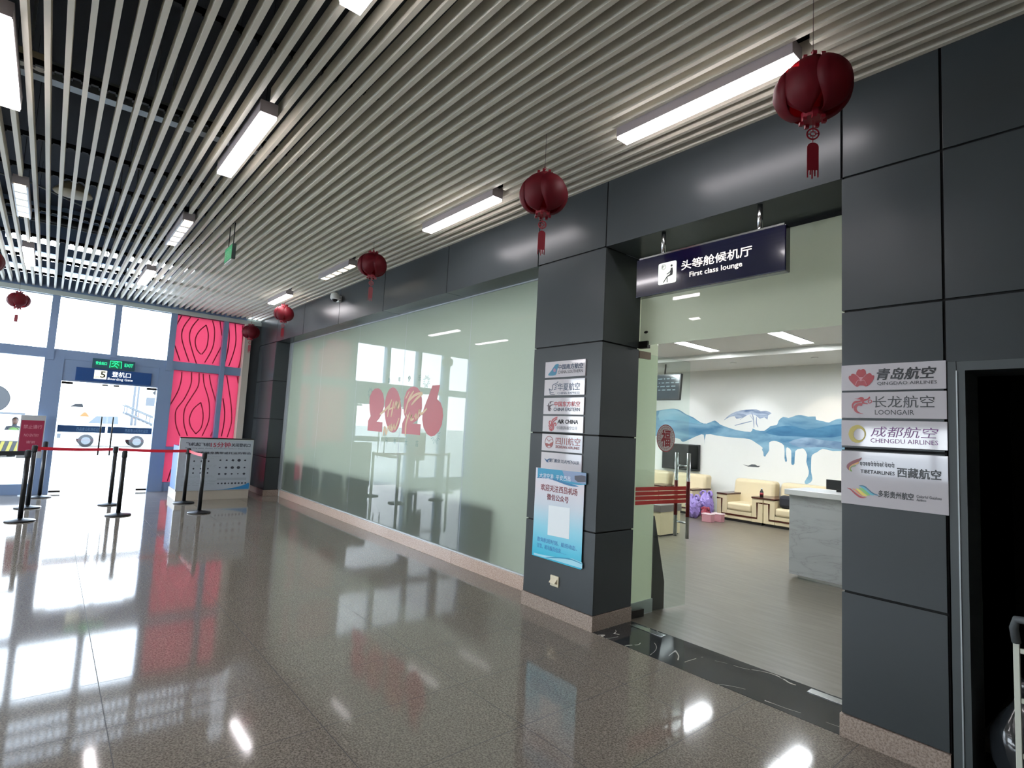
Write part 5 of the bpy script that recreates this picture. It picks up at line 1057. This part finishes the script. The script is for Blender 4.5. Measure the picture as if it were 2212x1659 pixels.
for i, (x, y, lb) in enumerate(((-5.80, 6.62, 'clear pink plastic food box on the lounge floor, in front'), (-5.73, 6.88, 'clear pink plastic food box behind, touching the armchair side'))):
    e = empty('food_box', (x, y, 0)); tag(e, lb, 'box', 'pink food boxes on the lounge floor'); link('tub', boxes((-.10, .10, -.07, .07, 0, .15)), mat('box_pink', '#b8848c', .25), e, bevel=.01); link('lid', boxes((-.108, .108, -.078, .078, .15, .165)), mat('lid_pale', '#ddc6c8', .2), e, bevel=.004)
e = empty('drink_bottle', (-5.12, 7.42, .541)); tag(e, 'small dark bottle with red label on the wooden arm of the fully visible armchair', 'bottle')
bm = bmesh.new(); lathe(bm, [(.032, 0), (.035, .01), (.035, .10), (.014, .14), (.013, .155)], 20); link('bottle', bm, M_black, e, True); bm = bmesh.new(); cyl(bm, (0, 0, .035), (0, 0, .085), .036); link('bottle_label', bm, mat('label_red', '#8c2a32', .4), e, True); bm = bmesh.new(); cyl(bm, (0, 0, .155), (0, 0, .175), .015); link('cap', bm, M_white, e)
e = empty('backpack', (-4.58, 7.50, .38)); tag(e, 'dark backpack lying on the armchair behind the marble counter', 'bag')
bm = bmesh.new(); box(bm, -.19, .19, -.14, .06, 0, .24); link('body', bm, mat('cloth_dark', '#1c1e26', .8), e, bevel=.06); bm = bmesh.new(); tube(bm, [(-.05, 0, .23), (0, 0, .28), (.05, 0, .23)], .01); link('strap', bm, M_rubber, e)
# dark folded board behind the door
e = empty('folded_board'); tag(e, 'dark wedge shaped board standing behind the open glass door leaf', 'board')
bm = bmesh.new(); A = [(-3.06, .89, 0.005), (-3.04, 1.05, 0.005), (-3.04, 1.05, .25), (-3.06, .90, .86)]; va = [bm.verts.new(p) for p in A]; vb = [bm.verts.new((p[0] - .03, p[1], p[2])) for p in A]
bm.faces.new(va); bm.faces.new(vb[::-1])
for i in range(4): bm.faces.new((va[i], va[(i + 1) % 4], vb[(i + 1) % 4], vb[i]))
link('panel', bm, mat('board_dark', '#2c2a2b', .5), e); settle(e)
# open glass door leaf
e = empty('glass_door_leaf', (-3.03, .535, 0), math.atan2(.72, .075) - PI / 2); tag(e, 'open clear glass lounge door leaf with red tape and tube handles', 'glass door')
PD = Plane((.006, 0, 0), (0, 1, 0), (0, 0, 1), (1, 0, 0))
link('pane', boxes((-.006, .006, 0, .73, .03, 2.345)), M_glass, e); link('bottom_rail', boxes((-.012, .012, .0, .16, .005, .07)), M_steel_d, e); link('top_patch', boxes((-.014, .014, 0, .15, 2.30, 2.365)), mat('patch_bronze', '#8b7a6c', .35, .6), e)
bm = bmesh.new()
for k_ in range(4): slab(bm, PD, [(.01, .982 + k_ * .041), (.722, .982 + k_ * .041), (.722, 1.015 + k_ * .041), (.01, 1.015 + k_ * .041)], .0005, .001)
tpp = link('red_tape', bm, mat('tape_red', '#c42620', .4), e)
for k_ in range(3): bm = bmesh.new(); slab(bm, PD, [(.02, 1.017 + k_ * .041), (.70, 1.017 + k_ * .041), (.70, 1.021 + k_ * .041), (.02, 1.021 + k_ * .041)], .0005, .0012); link('white_line', bm, mat('tape_pale', '#e6b0a4', .4), tpp)
for s in (-1, 1):
    x = s * .07; bm = bmesh.new(); cyl(bm, (x, .655, .66), (x, .655, 1.455), .017); h = link('pull_handle', bm, M_steel, e, True)
    bm = bmesh.new(); cyl(bm, (x, .655, .86), (x, .655, 1.19), .0178); link('red_grip', bm, mat('grip_red', '#6e1714', .4), h, True)
    bm = bmesh.new()
    for z in (.80, 1.33): cyl(bm, (s * .006, .655, z), (x, .655, z), .010)
    link('standoff', bm, M_steel, h, True)
# round blessing sticker
e = empty('round_sticker', (-3.03, .535, 0), e.rotation_euler.z); tag(e, 'round red and white blessing character sticker on the open glass door', 'sticker')
c0, c1, r0 = .395, 1.587, .128
bm = bmesh.new(); slab(bm, PD, [(c0 + r0 * math.cos(2 * PI * i / 40), c1 + r0 * math.sin(2 * PI * i / 40)) for i in range(40)], .0005, .0010); link('disc', bm, mat('disc_white', '#ded4d4', .4), e)
msr = mat('disc_red', '#a4202c', .4); bm = bmesh.new(); stroke(bm, PD, [(c0 + r0 * .97 * math.cos(2 * PI * i / 40), c1 + r0 * .97 * math.sin(2 * PI * i / 40)) for i in range(41)], .008, .0012, .0018, sm=False)
rnd = random.Random(2)
for i in range(26):
    a_ = 2 * PI * i / 26
    for q in (.60, .78):
        cx, cz = c0 + r0 * q * math.cos(a_ + q), c1 + r0 * q * math.sin(a_ + q); s_ = .007
        stroke(bm, PD, [(cx - s_, cz - s_), (cx - s_, cz + s_), (cx + s_, cz + s_), (cx + s_, cz - s_ * .2)], .0035, .0012, .0018, sm=False)
link('pattern', bm, msr, e); text('福', PD, c0 - .06, c0 + .06, c1 - .075, c1 + .075, msr, e, d=.0015, bold=.03)

# ================================================================== OUTSIDE
struct(link('ground', boxes((-420, -13.3, -250, 250, -.4, -.03), (-13.3, 60, -250, -10.15, -.4, -.03)), mat('apron_concrete', '#b9b6b0', .8, noise=(.3, '#a9a6a0', 5))))
M_vw = mat('vehicle_white', '#e4e6e6', .35); M_tire = mat('tyre', '#1f2226', .8); M_vg = mat('vehicle_glass', '#15191c', .15); M_vgrey = mat('vehicle_grey', '#3f444a', .5); M_hub = mat('hub_grey', '#4d5256', .5)
# stair truck
e = empty('stair_truck', (-30.5, -1.4, -.03)); tag(e, 'small white pickup with aircraft stairs, parked beyond the glass gate doors', 'truck')
bm = bmesh.new(); PT = Plane((.85, 0, 0), (0, 1, 0), (0, 0, 1), (1, 0, 0))
slab(bm, PT, [(-1.6, .35), (-1.6, .8), (-1.35, .95), (-.9, 1.0), (-.55, 1.4), (.35, 1.42), (.42, .95), (1.9, .95), (1.9, .45), (1.6, .35)], -1.7, 0); link('body', bm, M_vw, e, bevel=.03)
bm = bmesh.new(); slab(bm, PT, [(-.75, 1.02), (-.48, 1.34), (.28, 1.36), (.32, 1.02)], .001, .01); link('side_window', bm, mat('cab_glass', '#565d62', .1), e)
for y in (-.75, 1.06):
    for x in (.80, -.80): bm = bmesh.new(); cyl(bm, (x - .1, y, .27), (x + .1, y, .27), .27, n=28); wl = link('wheel', bm, M_tire, e, True); bm = bmesh.new(); cyl(bm, (x + .1, y, .27), (x + .12, y, .27), .16, n=20); link('hub_cap', bm, M_hub, wl)
bm = bmesh.new()
for x in (-.6, .6):
    tube(bm, [(x, .55, 1.55), (x, 2.0, .9)], .04); tube(bm, [(x, .5, 1.9), (x, 2.0, 1.25)], .025)
    for k_ in range(4): tube(bm, [(x, .6 + k_ * .45, 1.52 - k_ * .2), (x, .6 + k_ * .45, 1.86 - k_ * .2)], .02)
for k_ in range(9): box(bm, -.6, .6, .6 + k_ * .16, .72 + k_ * .16, 1.5 - k_ * .075, 1.53 - k_ * .075)
link('stairs', bm, M_vgrey, e); link('bumper', boxes((-.8, .85, -1.72, -1.6, .35, .55)), M_vgrey, e, bevel=.02)
# tow tractor with driver
e = empty('tow_tractor', (-23.4, -4.95, -.03)); tag(e, 'low white aircraft tow tractor with black bumper and yellow chevrons at the left window', 'tractor')
link('body', boxes((-.1, .4, -.9, .9, .3, .83), (-1.6, -1.05, -.9, .9, .3, .8), (-1.06, -.09, -.9, .9, .2, .31), (-1.06, -.09, -.9, -.84, .3, .6), (-1.06, -.09, .84, .9, .3, .6)), M_vw, e, bevel=.03)
bm = bmesh.new()
for s in (-.86, .86): tube(bm, [(.0, s, .8), (-.25, s, 1.33)], .035); tube(bm, [(-1.4, s, .8), (-1.4, s, 1.33)], .035)
box(bm, -1.5, -.2, -.9, .9, 1.32, 1.38); link('canopy', bm, M_vgrey, e)
link('bumper', boxes((.4, .5, -.9, .9, .12, .52)), mat('bumper_grey', '#1b1e22', .6), e, bevel=.02); link('tow_bar', boxes((.5, .53, -.35, .2, .26, .31)), M_alu, e, bevel=.01)
PV = Plane((.502, 0, 0), (0, 1, 0), (0, 0, 1), (1, 0, 0)); bm = bmesh.new()
for a in (.5, .68, .86): slab(bm, PV, [(a - .12, .14), (a - .04, .14), (a + .04, .50), (a - .04, .50)], .0, .004)
link('chevrons', bm, mat('chevron_yellow', '#6e6628', .4), e)
for y in (-.7, .7):
    for x in (-.05, -1.2): bm = bmesh.new(); cyl(bm, (x, y - .1, .3), (x, y + .1, .3), .3, n=24); link('wheel', bm, M_tire, e, True)
bm = bmesh.new(); 
for k_ in range(20):
    a0, a1 = k_ * PI / 10, (k_ + 1) * PI / 10; tube(bm, [(-.14, .67 + .13 * math.cos(a0), .80 + .13 * math.sin(a0)), (-.14, .67 + .13 * math.cos(a1), .80 + .13 * math.sin(a1))], .012, 6)
link('steering_wheel', bm, M_rubber, e); link('seat', boxes((-1.0, -.60, .42, .82, .31, .36)), M_black, e, bevel=.03)
def skinned(name, pts, edges, rad, m, parent):
    me = bpy.data.meshes.new(name); me.from_pydata(pts, edges, []); o = bpy.data.objects.new(name, me); C.objects.link(o); o.parent = parent
    s_ = o.modifiers.new('skin', 'SKIN'); s_.use_smooth_shade = True
    for i, r_ in enumerate(rad): me.skin_vertices[0].data[i].radius = (r_, r_) if not isinstance(r_, tuple) else r_
    me.skin_vertices[0].data[0].use_root = True
    sb = o.modifiers.new('sub', 'SUBSURF'); sb.levels = 1; sb.render_levels = 2; me.materials.append(m); return o
pe = empty('person', (-24.15, -4.28, .37)); tag(pe, 'person in a green vest sitting at the wheel of the tow tractor', 'person')
ME = bpy.data.meshes.new('tmp')
P_ = [(0, 0, .08), (0, 0, .28), (0, 0, .47), (0, 0, .55), (0, 0, .60), (.01, 0, .68), (0, .17, .49), (0, -.17, .49), (.12, .22, .28), (.12, -.22, .28), (.36, .12, .33), (.36, -.12, .33), (.44, .10, .35), (.44, -.10, .35),
      (.05, .10, .06), (.05, -.10, .06), (.40, .12, .16), (.40, -.12, .16), (.47, .12, -.01), (.47, -.12, -.01), (.57, .12, -.03), (.57, -.12, -.03)]
E_ = [(0, 1), (1, 2), (2, 3), (3, 4), (4, 5), (2, 6), (2, 7), (6, 8), (7, 9), (8, 10), (9, 11), (10, 12), (11, 13), (0, 14), (0, 15), (14, 16), (15, 17), (16, 18), (17, 19), (18, 20), (19, 21)]
R_ = [.15, (.13, .15), (.13, .16), .06, .06, .1, .06, .06, .045, .045, .035, .035, .04, .04, .09, .09, .07, .07, .05, .05, .045, .045]
bd = skinned('body', P_, E_, R_, mat('dark_clothes', '#22282e', .8), pe)
bm = bmesh.new(); ball(bm, (.01, 0, .70), .095, .08, .12); link('head', bm, mat('skin', '#4a3226', .6), pe, True); bm = bmesh.new(); ball(bm, (-.012, 0, .73), .10, .088, .105); link('hair', bm, mat('hair', '#17181a', .7), pe, True)
skinned('green_vest', [(0, 0, .1), (0, 0, .28), (0, 0, .46), (0, .14, .49), (0, -.14, .49)], [(0, 1), (1, 2), (2, 3), (2, 4)], [(.165, .17), (.15, .18), (.15, .18), .08, .08], mat('vest_green', '#4a6a2c', .6), pe)
# airliner
e = empty('airliner', (-48, 0, -.03)); tag(e, 'white airliner parked far behind the stair truck, cockpit to the left', 'aeroplane')
bm = bmesh.new(); prof = [(-3.4, .05, 1.75), (-3.2, .5, 1.8), (-2.5, 1.0, 1.95), (-1.2, 1.5, 2.2), (.4, 1.85, 2.35), (2, 1.95, 2.4), (30, 1.95, 2.4), (36, 1.2, 3.0), (39, .3, 3.5)]; rings = []
for y, r_, z in prof: rings.append([bm.verts.new((r_ * math.cos(2 * PI * i / 32), y, z + r_ * math.sin(2 * PI * i / 32))) for i in range(32)])
for a, b_ in zip(rings, rings[1:]):
    for i in range(32): bm.faces.new((a[i], a[(i + 1) % 32], b_[(i + 1) % 32], b_[i]))
bm.faces.new(rings[0]); bm.faces.new(rings[-1][::-1]); link('fuselage', bm, M_vw, e, True)
bm = bmesh.new(); slab(bm, Plane((1.1, 0, 0), (0, 1, 0), (0, 0, 1), (1, 0, 0)), [(-2.40, 1.74), (-2.15, 1.93), (-1.72, 1.97), (-1.72, 1.74)], -.5, .17); link('cockpit_window', bm, M_vg, e)
bm = bmesh.new()
for k_ in range(14): box(bm, 1.8, 1.93, 2.5 + k_ * .9, 2.75 + k_ * .9, 2.6, 2.95)
link('cabin_window', bm, M_vg, e)
bm = bmesh.new()
for y_ in (-1.85, .95): slab(bm, Plane((1.95, 0, 0), (0, 1, 0), (0, 0, 1), (1, 0, 0)), [(y_, 1.12), (y_ + .5, 1.12), (y_ + .3, 1.4), (y_ + .2, 1.4)], -1.2, .02 if y_ > 0 else -.35)
link('emblem', bm, mat('emblem_orange', '#8a4a1c', .5), e)
bm = bmesh.new(); v = [(.5, 12, 2.2), (.5, 18, 2.2), (14, 21, 2.9), (14, 19, 2.9)]; a = [bm.verts.new(p) for p in v]; b_ = [bm.verts.new((p[0], p[1], p[2] + .25)) for p in v]; bm.faces.new(a); bm.faces.new(b_)
for i in range(4): bm.faces.new((a[i], a[(i + 1) % 4], b_[(i + 1) % 4], b_[i]))
link('wing', bm, M_vw, e)
for y, x in ((-1.2, 0), (14, 1.6), (14, -1.6)): bm = bmesh.new(); cyl(bm, (x - .15, y, .4), (x + .15, y, .4), .4, n=24); cyl(bm, (x, y, .4), (x, y, 1.2), .09); link('landing_gear', bm, M_tire, e, True)
e = empty('jet_engine_pod', (-46, -6.2, -.03)); tag(e, 'jet engine of another parked aircraft with dark intake at the left edge of the window', 'engine')
bm = bmesh.new(); 
for (x0, r0_, x1, r1_) in ((.0, .86, -.3, .95), (-.3, .95, -2.2, .9), (-2.2, .9, -3.0, .55)): cyl(bm, (x0, 0, 1.98), (x1, 0, 1.98), r0_, r1_, n=36, cap=False)
cyl(bm, (-3.0, 0, 1.98), (-3.3, 0, 1.98), .55, .25, n=36); link('nacelle', bm, M_vw, e, True)
bm = bmesh.new(); cyl(bm, (-.03, 0, 1.98), (-.12, 0, 1.98), .84, n=36); link('fan', bm, mat('fan_dark', '#12171d', .5), e); bm = bmesh.new(); cyl(bm, (-.03, 0, 1.98), (.2, 0, 1.98), .22, .02, n=24); link('spinner', bm, M_vgrey, e)
link('pylon', boxes((-3.0, -.8, -.12, .12, 2.8, 4.3)), M_vw, e); link('wing', boxes((-4.5, -.3, -6, 4.5, 4.2, 4.5)), M_vw, e)
for y in (-3.2,): link('undercarriage', boxes((-2.5, -2.2, y - .1, y + .1, .0, 4.2)), M_tire, e)
e = empty('service_lift', (-40, 1.2, -.03)); tag(e, 'grey white boarding lift beside the airliner, upper right in the gate doorway', 'lift')
link('cabin', boxes((-1, 1, -.55, 1.2, 1.85, 4.2)), M_vw, e, bevel=.04); link('mast', boxes((.8, 1.0, -.95, -.83, 0, 3.6), (.8, 1.0, -.75, -.66, 0, 3.6)), M_vgrey, e); link('cabin_window', boxes((1.0, 1.02, -.3, .8, 2.0, 2.5)), M_vgrey, e); link('chassis', boxes((-1.2, 1.2, -1.6, 1.8, .3, .8)), M_vgrey, e)
bm = bmesh.new(); slab(bm, Plane((1.0, 0, 0), (0, 1, 0), (0, 0, 1), (1, 0, 0)), [(.15, 2.62), (.32, 2.8), (.15, 2.98), (-.02, 2.8)], .001, .02); link('warning_diamond', bm, M_tire, e)
for y in (-1.4, 1.4): bm = bmesh.new(); cyl(bm, (1.0, y, .4), (1.2, y, .4), .4, n=24); link('wheel', bm, M_tire, e, True)
